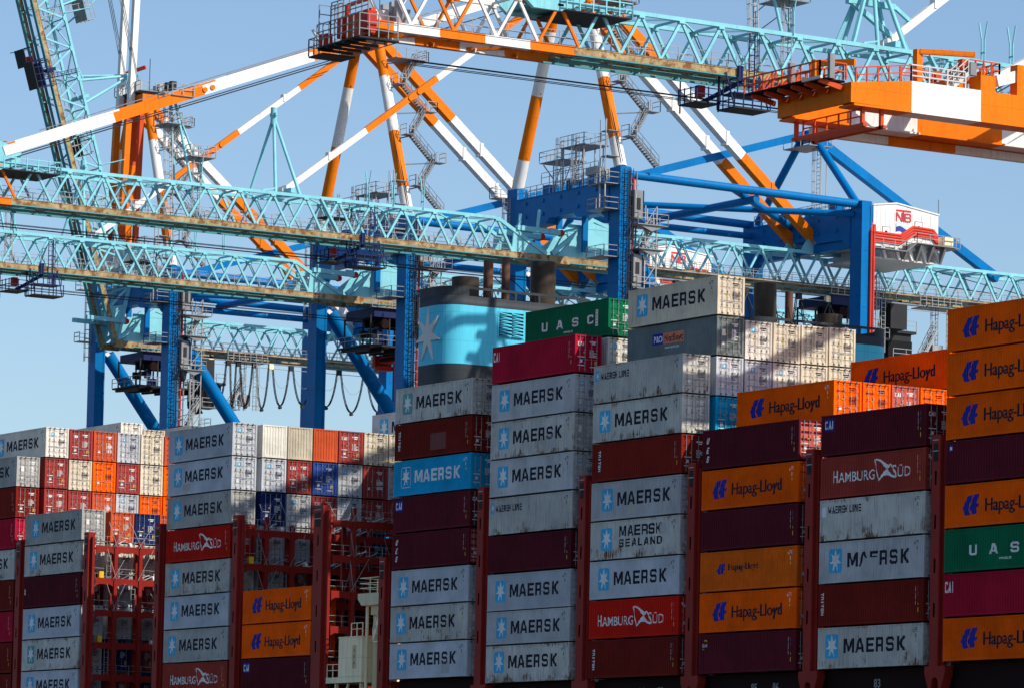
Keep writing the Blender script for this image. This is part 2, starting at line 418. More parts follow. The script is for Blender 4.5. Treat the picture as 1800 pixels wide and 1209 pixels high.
def codes_tall(h):
    r = sum([rect(11.28, 11.33, h - .5 - .09 * i - .06, h - .5 - .09 * i) for i in range(14) if i % 6 != 4], [])
    q = sum([rect(11.52, 11.58, h - .5 - .1 * i - .05, h - .5 - .1 * i) for i in range(8) if i % 4 != 3], [])
    return [(r + q, 'let_white', 0), (rect(11.5, 11.64, h - 2.25, h - 1.95) + [((11.5, h - 1.75), (11.66, h - 1.75), (11.58, h - 1.58))], 'let_yellow', 0)]
HL1 = [(0,.37),(.33,.93),(.64,.97),(.46,.58),(.36,.32),(.50,.03),(.17,0)]
HL2 = [(.68,.98),(1,1),(.86,.54),(1,.55),(.93,.37),(.80,.36),(.88,.07),(.58,.04),(.42,.34),(.52,.58)]
def hapag_mark(x0, x1, y0, y1, col):
    f = lambda pts: [(x0 + u * (x1 - x0), y0 + v * (y1 - y0)) for u, v in pts]
    return tess([f(HL1)]) + tess([f(HL2)])
def flag(x0, x1, y0, y1, fill):
    f = lambda pts: [(x0 + u * (x1 - x0), y0 + v * (y1 - y0)) for u, v in pts]
    top = [(.0,.97),(.10,1),(.28,.94),(.5,.76),(.62,.68),(.72,.74),(.66,.56),(.56,.52),(.46,.60),(.30,.82),(.14,.92),(.03,.92)]
    bot = [(.18,0),(.22,.14),(.40,.40),(.52,.50),(.58,.51),(.72,.30),(.92,.14),(1,.15),(.94,.10),(.80,.13),(.62,.24),(.42,.24),(.27,.10)]
    l1 = [(0,.96),(.035,.95),(.20,.05),(.17,.04)]; l2 = [(.70,.72),(.74,.74),(1,.16),(.96,.15)]
    r = [(sum([tess([f(q)]) for q in (top, bot, l1, l2)], []), 'let_white', .004)]
    if fill: r.append((tess([f([(.035,.90),(.16,.88),(.30,.78),(.46,.57),(.5,.5),(.38,.38),(.21,.12),(.2,.2)])]) + tess([f([(.66,.54),(.72,.68),(.94,.2),(.72,.32),(.6,.5)])]), fill, 0))
    return r
def D(key, name, layers): DEC[key] = decal(name, layers)
for hh, sfx in ((H, ''), (HS, '_low')):
    D('word' + sfx, 'lettering', [(maersk_word(hh), 'let_navy', 0)])
    D('star' + sfx, 'star_emblem', star_box(hh, 'star_blue'))
    D('star_teal' + sfx, 'star_emblem', star_box(hh, 'star_teal'))
    D('codes' + sfx, 'marking', codes(hh, 'let_navy'))
D('word_white', 'lettering', [(maersk_word(H), 'let_white', 0)])
D('star_outline', 'star_emblem', star_box(H, None, outline=True))
D('codes_pale', 'marking', codes(H, 'let_white'))
D('codes_tall', 'marking', codes_tall(H))
dam = word('M', [(3.33, 4.58)], H - 1.86, H - .85) + word('RSK', [(7.1,7.97),(8.29,9.18),(9.5,10.55)], H - 1.86, H - .85)
dam += tess([[(4.69, H-1.86), (5.06, H-.85), (5.40, H-.85), (5.62, H-1.3), (5.40, H-1.3), (5.23, H-1.08), (5.1, H-1.45), (4.94, H-1.86)]])
dam += tess([[(5.96, H-1.28), (5.96, H-.85), (6.93, H-.85), (6.93, H-1.05), (6.2, H-1.05), (6.2, H-1.20), (6.85, H-1.20), (6.85, H-1.3)]])
D('word_patched', 'lettering', [(dam, 'let_navy', 0)])
D('word_two', 'lettering', [(spread('MAERSK', 3.65, 9.5, H-1.22, H-.42, .16) + spread('SEALAND', 3.65, 9.5, H-2.02, H-1.42, .3), 'let_navy', 0)])
D('word_line', 'lettering', [(spread('MAERSK', .92, 3.3, H-1.06, H-.54, .14) + word('LINE', [(3.5, 3.78), (3.78, 4.02), (4.08, 4.45), (4.52, 4.85)], H-1.06, H-.54), 'let_navy', 0)])
D('star_small', 'star_emblem', [(rect(.22, .72, H-1.15, H-.3), 'star_blue', 0), (star(.47, H-.72, .23, .38), 'let_white', .004)])
D('patch_white', 'marking', [(tess([rrect(.25, .72, H-1.2, H-.5, .08)]), 'let_white', 0)])
D('hapag', 'lettering', [(text('Hapag-Lloyd', 4.12 + d, 10.35 + d, H-1.88, .86), 'let_navy', l) for d, l in ((0, 0), (.05, .003), (.1, .006))])
D('hapag_mark', 'emblem', [(hapag_mark(1.63, 3.46, H-2.1, H-.68, 0), 'let_blue', 0)])
D('hapag_small', 'lettering', [(text('Hapag-Lloyd', 3.3 + d, 7.05 + d, H-1.45, .47), 'let_navy', l) for d, l in ((0, 0), (.05, .003))])
D('hapag_mark_small', 'emblem', [(hapag_mark(1.85, 2.9, H-1.72, H-.92, 0), 'let_blue', 0)])
D('hs', 'lettering', [(text('H', 1.52, 2.0, H-1.9, .85, .004) + text('AMBURG', 2.12, 6.38, H-1.9, .68, .006) + text('S', 8.42, 8.9, H-1.9, .85, .006) + text('ÜD', 9.02, 10.5, H-1.9, .68, .006), 'let_white', 0)])
D('hs_flag', 'flag_emblem', flag(6.33, 8.95, H-2.12, H-.5, None))
D('hs_flag_red', 'flag_emblem', flag(6.33, 8.95, H-2.12, H-.5, 'red'))
D('uasc', 'lettering', [(word('UASC', [(2.47,3.3),(4.62,5.57),(6.93,7.8),(9.15,10.0)], H-1.8, H-1.1) + text('www.uasc.net', 5.7, 7.0, H-2.2, .22, .02), 'let_white', 0)])
D('plate_white', 'marking', [(rect(10.3, 10.62, H-2.05, H-.75), 'let_white', 0), (sum([rect(10.38, 10.54, H-1.95+.25*i, H-1.85+.25*i) for i in range(5)], []), 'stain_pale', .004)])
D('cai_box', 'lettering', [(rect(.35, 1.55, H-1.15, H-.28), 'let_blue', 0), (word('CAI', [(.45, .75), (.82, 1.16), (1.18, 1.46)], H-1.0, H-.42), 'let_white', .004)])
D('cai', 'lettering', [(word('CAI', [(.42, .74), (.78, 1.1), (1.08, 1.4)], H-1.2, H-.45), 'let_white', 0)])
D('ues', 'lettering', [(glyph('U', .5, .78, H-.95, H-.5, .18) + glyph('E', .5, .78, H-1.65, H-1.2, .18) + glyph('S', .5, .78, H-2.3, H-1.85, .18), 'let_white', 0)])
tri = []
for i, c in enumerate('TRITON'): tri += glyph(c, .55, .85, H-.62-.27*i-.2, H-.62-.27*i+.02, 0, True)
D('triton', 'lettering', [(tri, 'let_white', 0)])
D('gold', 'lettering', [(text('Gold', .4, 1.05, H-.95, .22, .02), 'let_white', 0), (tess([[(.55,H-.6),(.75,H-.42),(1.0,H-.45),(1.1,H-.62),(1.04,H-.6),(.95,H-.52),(.75,H-.52)]]) + tess([[(.4,H-1.02),(.5,H-1.15),(.7,H-1.14),(.52,H-1.1)]]), 'let_yellow', 0)])
D('pono', 'lettering', [(rect(3.77, 5.2, H-1.55, H-.72), 'let_blue', 0), (rect(5.2, 8.05, H-1.55, H-.72), 'salmon', 0), (text('P&O', 3.92, 5.08, H-1.4, .5, .01), 'let_white', .004), (text('Nedlloyd', 5.35, 7.95, H-1.4, .55, .01), 'let_navy', .004), (text('www.ponl.com', 5.45, 7.35, H-1.92, .2, .02), 'let_white', 0)])
D('tex_side', 'lettering', [(text('tex', .4, .62, H-1.6, .8, .02), 'let_white', 0)])
D('patch_pale', 'marking', [(rect(5.75, 8.15, H-2.4, H-1.05), 'stain_pale', 0)])
D('sq_small', 'marking', [(rect(.42, .72, H-.72, H-.25), 'let_blue', 0), (rect(.47, .66, H-.6, H-.38), 'let_white', .004)])
for i, (x, y, w, hgt, m) in enumerate(((8.3, .35, 1.2, .9, 'patch_grey'), (5.2, .3, .8, .7, 'patch_warm'), (2.9, .4, 1.5, .55, 'patch_warm'), (9.4, 1.6, .9, .8, 'patch_grey'))): D(f'repair{i}', 'repair_patch', [(rect(x, x + w, y, y + hgt), m, 0)])
for i, (x, y, w, hgt) in enumerate(((7.2, .4, .9, 1.0), (3.4, 1.5, .6, .9))): D(f'mend{i}', 'repair_patch', [(rect(x, x + w, y, y + hgt), 'patch_dark', 0)])
# ------------------------------------------------------------------ container parts
def body_mesh(h):
    mb = MB(); L2 = LEN / 2; W2 = WID / 2; m = 'grey'
    for sx in (-1, 1):
        for sy in (-1, 1):
            a, b = sorted((sx * L2, sx * (L2 - .15))); c, d = sorted((sy * W2, sy * (W2 - .15)))
            mb.box(a, b, c, d, .118, h - .118, m)
            for z0 in (0, h - .118): mb.box(min(sx * (L2 + .004), sx * (L2 - .178)), max(sx * (L2 + .004), sx * (L2 - .178)), min(sy * (W2 + .004), sy * (W2 - .165)), max(sy * (W2 + .004), sy * (W2 - .165)), z0, z0 + .118, m)
    for sy in (-1, 1):
        c, d = sorted((sy * W2, sy * (W2 - .07)))
        mb.box(-L2 + .18, L2 - .18, c, d, h - .10, h - .015, m); mb.box(-L2 + .18, L2 - .18, c, d, .02, .18, m)
        xs = [S0] + bumps(S0, LEN - S0) + [LEN - S0]; n = len(mb.v)
        for x in xs:
            y = sy * (W2 - depth(x)); mb.v += [(x - L2, y, .18), (x - L2, y, h - .10)]
        for i in range(len(xs) - 1):
            k = n + 2 * i; q = [k, k + 2, k + 3, k + 1]
            mb.face(q if sy < 0 else q[::-1], m)
    # closed front wall, same corrugation across the width
    ys = [-W2 + .15] + [-W2 + .15 + .028 + .2785 / 1.0 * j + q for j in range(8) for q in (0, .1, .13, .24) if -W2 + .178 + .2785 * j + q < W2 - .15] + [W2 - .15]
    n = len(mb.v)
    for i, y in enumerate(ys):
        x = -L2 + (.02 if (i - 1) % 4 in (0, 1) else .06); mb.v += [(x, y, .18), (x, y, h - .12)]
    for i in range(len(ys) - 1): k = n + 2 * i; mb.face([k, k + 1, k + 3, k + 2], m)
    for sx in (-1, 1):
        a, b = sorted((sx * L2, sx * (L2 - .1)))
        mb.box(a, b, -W2 + .18, W2 - .18, h - .13, h - .01, m); mb.box(a, b, -W2 + .18, W2 - .18, .02, .19, m)
    mb.box(-L2 + .1, L2 - .1, -W2 + .07, W2 - .07, h - .05, h - .025, m); mb.box(-L2 + .1, L2 - .1, -W2 + .07, W2 - .07, .06, .16, m)
    mb.box(L2 - .12, L2 - .1, -W2 + .15, W2 - .15, .19, h - .13, m)
    return mb.mesh('body')
def door_mesh(h, s):
    mb = MB(); y0, y1 = (-1.065, -.012) if s < 0 else (.012, 1.065); z0, z1 = .2, h - .14; X = 6.03
    k = (z1 - z0) / 5; pr = [(z0, X)]
    for i in range(5):
        b = z0 + k * i; pr += [(b + k * .30, X), (b + k * .38, X - .06), (b + k * .62, X - .06), (b + k * .70, X)]
    pr.append((z1, X)); n = len(mb.v)
    for z, x in pr: mb.v += [(x, y0 + .07, z), (x, y1 - .07, z)]
    for i in range(len(pr) - 1): a = n + 2 * i; mb.face([a, a + 1, a + 3, a + 2], 'grey')
    for a, b in ((y0, y0 + .07), (y1 - .07, y1)): mb.box(X - .05, X + .008, a, b, z0, z1, 'grey')
    g0, g1 = (y0 - .025, y1 + .012) if s < 0 else (y0 - .012, y1 + .025)
    for q in ((g0, y0, z0, z1), (y1, g1, z0, z1), (g0, g1, z1, z1 + .03), (g0, g1, z0 - .025, z0)): mb.box(X - .05, X - .004, *q, 'black')     # rubber gasket
    for zz in (.5, 1.1, 1.8, h - .5):     # hinges
        yy = y0 - .03 if s < 0 else y1 + .03
        mb.box(X - .01, X + .04, yy - .05, yy + .05, zz - .06, zz + .06, 'grey')
    return mb.mesh('door')
def bar_mesh(h, y):
    mb = MB(); X = 6.085
    mb.tube((X + .02, y, .06), (X + .02, y, h - .05), .024, 'galvanised', 6)
    for z in (.12, h - .1): mb.box(X - .05, X + .04, y - .07, y + .07, z - .06, z + .06, 'dark')
    for z in (.75, 1.75): mb.box(X - .05, X + .028, y - .045, y + .045, z - .04, z + .04, 'galvanised')
    mb.bar((X + .02, y, 1.02), (X + .02, y - .34 if y > 0 else y + .34, 1.0), .03, .03, 'galvanised')
    return mb.mesh('locking_bar')
def plates(name, items):
    mb = MB()
    for (y0, y1, z0, z1, mat) in items:
        n = len(mb.v); x = 6.043
        mb.v += [(x, y0, z0), (x, y1, z0), (x, y1, z1), (x, y0, z1)]; mb.face([n, n + 1, n + 2, n + 3], mat)
    return mb
def door_marks(kind):
    ink = 'let_navy' if kind in ('dark', 'star', 'hapag') else 'let_white'
    r = random.Random(kind)
    it = [(.16, .72, 2.34, 2.43, ink), (.3, .66, 2.2, 2.28, ink)]
    for i in range(6): it.append((.15, .15 + r.uniform(.35, .75), 1.72 - .1 * i, 1.765 - .1 * i, ink))
    it += [(-.75, -.5, .78, 1.0, 'let_white'), (-.42, -.26, 1.5, 1.62, 'let_yellow')]
    if kind in ('white', 'tex', 'cai'): it += [(-.92, -.3, .52, .58, 'let_white'), (-.92, -.3, 1.18, 1.24, 'let_white'), (.2, .9, .42, .47, 'let_white'), (.62, .86, .62, .92, 'let_yellow')]
    if kind == 'panels': it += [(.2, .48, 1.3, 1.55, 'let_white'), (.54, .82, 1.3, 1.55, 'let_white'), (.2, .48, .85, 1.1, 'let_white'), (.54, .82, .85, 1.1, 'let_white')]
    if kind == 'star': it += [(-.62, -.32, 2.05, 2.42, 'star_blue'), (-.8, -.5, .62, .8, 'let_white')]
    if kind == 'boards': it += [(-.78, -.42, 1.45, 1.95, 'let_white'), (.2, .55, 1.45, 1.95, 'let_white')]
    mb = plates('m', it); fn = lambda u, v: (6.045, u, v)
    if kind == 'star': mb.tris(star(-.47, 2.235, .12, .16), 'let_white', lambda u, v: (6.047, u, v))
    if kind == 'tex': mb.tris(text('tex', -.85, -.3, 2.1, .36, .03), 'let_white', fn)
    if kind == 'cai': mb.tris(word('CAI', [(-.92, -.74), (-.70, -.50), (-.50, -.34)], 2.06, 2.36), 'let_white', fn)
    if kind == 'hapag': mb.tris(text('Hapag-Lloyd', -.95, -.2, 2.1, .12, .02), 'let_navy', fn)
    if kind == 'flag': mb.tris(tess([[(-.9, 2.45), (-.75, 2.4), (-.5, 2.15), (-.3, 2.1), (-.6, 2.05), (-.85, 2.2)]]), 'let_white', fn)
    return mb.mesh('marking')
BODY = {H: body_mesh(H), HS: body_mesh(HS)}
DOOR = {(h, s): door_mesh(h, s) for h in (H, HS) for s in (-1, 1)}
LBAR = {(h, y): bar_mesh(h, y) for h in (H, HS) for y in (-.78, -.3, .3, .78)}
DMARK = {k: door_marks(k) for k in ('dark', 'star', 'white', 'tex', 'cai', 'hapag', 'flag', 'panels', 'boards')}
def setmat(o, m):
    o.material_slots[0].link = 'OBJECT'; o.material_slots[0].material = m
def container(x0, y0, ztop, paintname, label, decs=(), marks='white', h=H, flip=False, group='stacked shipping containers', doorpaint=None):
    t = thing('shipping_container', label, 'container', (x0 + LEN / 2, y0 + WID / 2, ztop - h), group)
    if flip: t.rotation_euler.z = math.pi
    jx = JR.choice((-1, 0, 0, 0, 1)) * PER; jz = JR.uniform(-.07, .07)
    setmat(child('body', BODY[h], t), CP[paintname])
    for s in (-1, 1):
        d = child('door', DOOR[(h, s)], t); setmat(d, CP[doorpaint or paintname])
        for y in ((-.78, -.3) if s < 0 else (.3, .78)): child('locking_bar', LBAR[(h, y)], d)
    if marks and h == H: child('marking', DMARK[marks], t)
    for k in decs:
        me = DEC[k + '_low'] if h == HS and k + '_low' in DEC else DEC[k]
        c = child(me.name.split('.')[0], me, t)
        if me.name.startswith(('lettering', 'star_emblem', 'flag', 'emblem')) and k not in ('cai_box',): c.location = (jx, 0, jz)
    return t
JR = random.Random(21)
ORD = ['topmost', 'second from top', 'third from top', 'fourth from top', 'fifth from top', 'sixth from top', 'seventh from top', 'eighth from top', 'ninth from top']
NTH = ['first', 'second', 'third', 'fourth', 'fifth', 'sixth', 'seventh', 'eighth', 'ninth', 'tenth']
G1 = ('grey', ('word', 'star', 'codes'), 'star', 'grey container with blue star and black word')
G2 = ('grey_clean', ('word', 'star', 'codes'), 'star', 'clean grey container with star and black word')
G3 = ('grey_worn', ('word', 'star', 'codes'), 'boards', 'rust-flecked grey container with star and black word')
G4 = ('grey_old', ('word', 'star', 'codes'), 'boards', 'dull grey container with star and black word')
GT = ('grey_worn', ('word', 'star_teal', 'codes'), 'dark', 'grey container with faded green star')
GL_ = ('grey_worn', ('word_line', 'star_small', 'codes'), 'dark', 'worn grey container with small black lettering')
HA = ('orange', ('hapag', 'hapag_mark', 'codes_pale'), 'hapag', 'orange container with blue emblem and black lettering')
HW = ('orange_worn', ('hapag_small', 'hapag_mark_small', 'codes_pale'), 'hapag', 'faded orange container with small lettering')
PU = ('purple', ('codes_tall',), 'white', 'plain dark purple container')
PC = ('purple', ('cai_box', 'codes_tall'), 'cai', 'dark purple container with boxed white letters')
PE = ('purple', ('ues', 'codes_tall'), 'white', 'dark purple container with slanted white letters downward', 'pink_red')
TR = ('brown', ('triton', 'codes_tall'), 'white', 'dark brown container with white letters downward')
HSD = ('red', ('hs', 'hs_flag', 'codes_tall'), 'flag', 'red container with white lettering and waving flag')
CR = ('crimson', ('cai', 'codes_tall'), 'cai', 'crimson container with small white letters')
CM = ('crimson', ('codes_tall',), 'white', 'plain magenta container')
BR = ('brown', ('codes_tall',), 'white', 'plain dark brown container')
UA = ('green', ('uasc', 'codes_tall'), 'white', 'green container with spaced white letters')
BL = ('sky_blue', ('word_white', 'star_outline', 'codes_pale'), 'white', 'bright blue container with white word and star')
FRONT = [
 (14.46, .18, 21, [HA, HA, HA, ('purple', ('sq_small', 'codes_tall'), 'white', 'plain dark purple container'), HA, UA, CR, HA]),
 (0, 0, 15, [PC, ('brown_faded', ('hs', 'hs_flag', 'codes_tall'), 'flag', 'dark red container with white lettering and flag'), ('grey_worn', ('word_line', 'patch_white', 'codes'), 'boards', 'worn grey container with small black lettering'), ('grey', ('word_patched', 'star', 'codes'), 'dark', 'grey container with patched broken word'), TR, G3]),
 (-14.91, 0, 15, [PE, HA, PU, HW, HA, ('purple', ('gold', 'codes_tall'), 'white', 'dark purple container with green swirl mark')]),
 (-29.9, 0, 21, [GL_, G3, TR, G1, ('grey_worn', ('word_two', 'star', 'codes'), 'dark', 'grey container with two-line black lettering'), G2, HSD, TR]),
 (-44.86, 0, None, [(23.74, CR), (20.7, G1), (17.7, G3), (14.7, G1), (11.68, GL_), (8.66, PU), (5.65, G2), (2.69, ('grey', ('word', 'star', 'codes'), None, 'low grey container with star and black word')), (-.01, G3)]),
 (-60.04, .62, 21, [GT, ('brown', ('triton', 'patch_pale', 'codes_tall'), 'white', 'dark brown container with pale square patch'), BL, PC, PE, G2, G3, G2]),
 (-85.73, 0, 6, [HA, HA, PC]),
 (-100.64, 0, 21, [G2, G2, G4, HSD, G3, G2, G4, ('brown_faded', ('hs', 'hs_flag_red', 'codes_tall'), 'flag', 'brick red container with white lettering and flag')]),
 (-130.15, 0, 15, [G4, G3, ('purple', ('tex_side', 'codes_tall'), 'tex', 'dark purple container with upright white word'), G2, GT, G2]),
 (-144.69, -.1, 21, [G4, BR, CM, G3, BR, CM, BR, BR]),
]
SN = ['rightmost front stack', 'second front stack from right', 'third front stack from right', 'fourth front stack from right', 'fifth front stack from right', 'sixth front stack from right', 'low three-high front stack', 'third front stack from left', 'second front stack from left', 'leftmost front stack']
for si, (x0, dz, top, items) in enumerate(FRONT):
    for i, it in enumerate(items):
        z, it = it if top is None else (top - 3 * i + dz, it)
        hh = HS if top is None and i == 7 else H
        extra = ()
        if it[0].startswith('grey') and JR.random() < .45: extra = (f'repair{JR.randrange(4)}',)

        container(x0, 0, z, it[0], f'{it[3]}, {ORD[i]}, {SN[si]}', it[1] + extra, it[2] if hh == H else None, hh, doorpaint=it[4] if len(it) > 4 else None)
def rowy(k): return 3.0 + (k - 2) * 2.58
def block(x0, cols, where, dz=0):
    """sunlit ends seen behind the front stacks: cols = (row, [(ztop, paint, marks, colour, flip, decals)])"""
    for ci, (row, items) in enumerate(cols):
        for i, it in enumerate(items):
            z, pn, mk, cn = it[:4]
            container(x0, rowy(row), z + dz, pn, f'{cn} container end, {ORD[i]}, {NTH[ci]} column of {where}', it[5] if len(it) > 5 else (), mk, H, len(it) > 4 and it[4])
MS = ('word', 'star', 'codes')
W_ = ('grey_clean', 'star', 'pale grey'); CW = ('cream_white', 'star', 'white'); CRM = ('cream', 'dark', 'cream rusty'); DR = ('dark_red', 'white', 'dark red'); DT = ('dark_red', 'tex', 'dark red'); DC = ('dark_red', 'cai', 'dark red'); RO = ('red_orange', 'panels', 'orange-red'); YE = ('orange', 'hapag', 'yellow orange'); BU = ('blue', 'white', 'blue'); NV = ('navy', 'white', 'navy'); GR = ('grey', 'star', 'grey')
block(-144.69, [
 (2, [(23.94, *CW, False, MS), (20.94, *DR), (17.94, *DT)]),
 (3, [(23.9, *DT), (20.9, *CRM), (17.9, *DR)]),
 (4, [(23.9, *RO), (20.9, *YE), (17.9, *RO)]),
 (5, [(23.9, *W_), (20.9, *DR), (17.9, *W_)]),
 (6, [(23.9, *CRM), (20.9, *CRM), (17.9, *YE)]),
 (7, [(23.9, *RO), (20.9, *YE), (17.9, *YE)])], 'the sunlit block at far left')
block(-130.15, [
 (2, [(14.92, 'red_orange', 'white', 'brick red'), (11.92, *CRM), (8.92, *GR), (5.92, *GR), (2.92, *NV), (-.08, *DR)]),
 (3, [(14.9, *NV), (11.9, *CRM), (8.9, *DR), (5.9, *GR), (2.9, *DR), (-.1, *NV)]),
 (4, [(14.9, *RO), (11.9, *CW), (8.9, *GR), (5.9, *NV), (2.9, *GR), (-.1, *NV)]),
 (5, [(12.0, *CRM), (9.0, *DR), (6.0, *NV), (3.0, *GR), (0.0, *DR)])], 'the row behind the red lattice')
block(-100.64, [
 (2, [(21.0, 'cream_white', None, 'ribbed white', True), (18.0, *W_), (15.0, *NV), (12.0, *GR), (9.0, *GR), (6.0, *NV), (3.0, *GR), (0.0, *DR)]),
 (3, [(21.0, 'cream', None, 'ribbed cream', True), (18.0, *DC), (15.0, *GR), (12.0, *GR), (9.0, *DR), (6.0, *GR), (3.0, *NV), (0.0, *GR)]),
 (4, [(21.0, 'red_orange', None, 'ribbed orange-red', True), (18.0, *BU), (15.0, *DC), (12.0, *DR), (9.0, *NV), (6.0, *DR), (3.0, *GR), (0.0, *NV)]),
 (5, [(21.0, *DC), (18.0, *W_), (15.0, *W_), (12.0, *DR), (9.0, *DR), (6.0, *NV), (3.0, *GR), (0.0, *DR)]),
 (6, [(21.0, *CRM), (18.0, 'dark_red', 'panels', 'shaded red'), (15.0, *DR), (12.0, *NV), (9.0, *DR), (6.0, *DR)]),
 (7, [(21.0, *CRM), (18.0, *GR), (15.0, *DR)])], 'the sunlit block left of funnel')
container(-100.64, rowy(9), 23.97, 'grey_clean', 'pale grey container with blue star, alone on top beside the funnel', MS, 'star')
container(-159.6, rowy(8), 26.55, 'cream_white', 'white container poking above the far left block, left one', ('codes',), 'dark')
container(-159.6, rowy(9), 26.0, 'cream', 'cream container poking above the far left block, lower one', (), 'dark')
container(-159.6, rowy(11), 26.75, 'cream_white', 'pale container poking above the far left block, right one', (), 'dark')
block(-29.9, [
 (2, [(27.05, *CRM, False, MS), (24.02, 'slate', 'boards', 'dark slate', False, ('pono',)), (21.0, *W_), (18.0, 'sky_blue', 'white', 'bright blue')]),
 (3, [(23.9, *CW), (20.9, *W_)]), (4, [(23.9, *CRM), (20.9, *CW)]), (5, [(23.95, *CRM), (20.95, *CRM)]), (6, [(24.0, *CRM), (21.0, *CRM)])], 'the cream block right of funnel')
block(-14.91, [(2, [(18.05, *YE, False, ('hapag', 'hapag_mark', 'codes_pale'))]), (3, [(18.05, *YE)]), (4, [(18.05, 'pink_red', 'cai', 'pink red')]), (5, [(18.05, *YE)]), (6, [(21.1, *YE, False, ('hapag', 'hapag_mark')), (18.05, *YE)])], 'the bright yellow row at right')
block(-44.86, [(2, [(26.8, 'green', 'white', 'green', False, ('uasc', 'plate_white')), (23.75, *CW)]), (3, [(23.75, *CW)])], 'the pair beside the funnel')

SOLID = ('brown', 'purple', 'grey_worn', 'crimson', 'navy', 'orange_worn', 'grey_old', 'dark_red')
COLN = {'brown': 'brown', 'purple': 'purple', 'grey_worn': 'worn grey', 'crimson': 'crimson', 'navy': 'navy', 'orange_worn': 'faded orange', 'grey_old': 'dull grey', 'dark_red': 'dark red'}
def inner(x0, row, ztop, zend, where, seed, dz=0):
    """plain boxes filling the row behind a front stack"""
    rd = random.Random(seed); z = ztop; i = 0
    while z > zend - .1:
        pn = rd.choice(SOLID); container(x0, rowy(row), z + dz, pn, f'{COLN[pn]} container, {ORD[i]}, inner row behind {where}', (), 'white'); z -= 3; i += 1
inner(14.46, 2, 21, 0, SN[0], 1, .18); inner(0, 2, 12, 0, SN[1], 2); inner(-14.91, 2, 15, 0, SN[2], 3); inner(-29.9, 2, 15, 0, SN[3], 4); inner(-44.86, 2, 20.75, 0, SN[4], 5, -.02); inner(-60.04, 2, 15, 0, SN[5], 6, .62)
inner(-85.73, 7, 21, 6, 'the low three-high stack', 7); inner(-85.73, 8, 21, 12, 'the low three-high stack, farther', 8)
# ------------------------------------------------------------------ water, quay
def water_mat():
    m, nt, b, N, L = nodes('water')
    b.inputs['Base Color'].default_value = (.055, .052, .042, 1); b.inputs['Roughness'].default_value = .3
    n = N.new('ShaderNodeTexNoise'); n.inputs['Scale'].default_value = .5; n.inputs['Detail'].default_value = 6
    tc = N.new('ShaderNodeTexCoord'); L.new(tc.outputs['Object'], n.inputs['Vector'])
    bp = N.new('ShaderNodeBump'); bp.inputs['Strength'].default_value = .5; bp.inputs['Distance'].default_value = .4; L.new(n.outputs[0], bp.inputs['Height']); L.new(bp.outputs[0], b.inputs['Normal'])
    MT['water'] = m
water_mat()
ZW = -19.5; ZQ = -14.0
mb = MB(); mb.v = [(-20000, -20000, ZW), (20000, -20000, ZW), (20000, 20000, ZW), (-20000, 20000, ZW)]; mb.face([0, 1, 2, 3], 'water'); structure('water', mb)
mb = MB(); mb.box(-3000, 3000, 60.5, 900, ZW - 4, ZQ, 'concrete'); structure('quay_ground', mb)
# ------------------------------------------------------------------ the ship: hull, lashing bridges, funnels, provision crane house
ship = thing('container_ship', 'huge container ship with dark red lashing towers and pale blue funnels', 'ship', (-50, 29, -19.5))
mb = MB()
prof = [(-215, 20), (-205, 8), (-190, 0), (60, -.6), (60, 58.6), (-190, 58.6), (-205, 50), (-215, 38)]
mb.prism([(x, y, -19.6) for x, y in prof], (0, 0, 10.6), 'hull_red')
part('hull', mb, ship)
mb = MB(); mb.box(-200, 58, 1.4, 57, -8.9, -6.2, 'deck_dark')
XB = [14.46, 0, -14.91, -29.9, -44.86, -60.04, -85.73, -100.64, -115.5, -130.15, -144.69, -159.6]
for x in XB:
    mb.box(x + .1, x + LEN - .1, .9, 56.5, -6.1, {14.46: -2.75, -60.04: -2.32}.get(x, -2.94), 'deck_dark')
part('hatch_coaming', mb, ship)
mb = MB()
for x, s in ((5.5, '83'), (-6.7, '86'), (-9.4, '85'), (-21.6, '92'), (-24.2, '91')):
    tr = text(s, x, x + .75, -4.25, .6, .02); mb.tris(tr, 'grey', lambda u, v: (u, .89, v))
part('bay_number', mb, ship)
def slot(cx, cy, w, h):
    return [(cx + w / 2 * math.cos(a) , cy + (h / 2 - w / 2) * (1 if math.sin(a) >= 0 else -1) + w / 2 * math.sin(a)) for a in [math.pi * i / 5 + .001 for i in range(10)]]
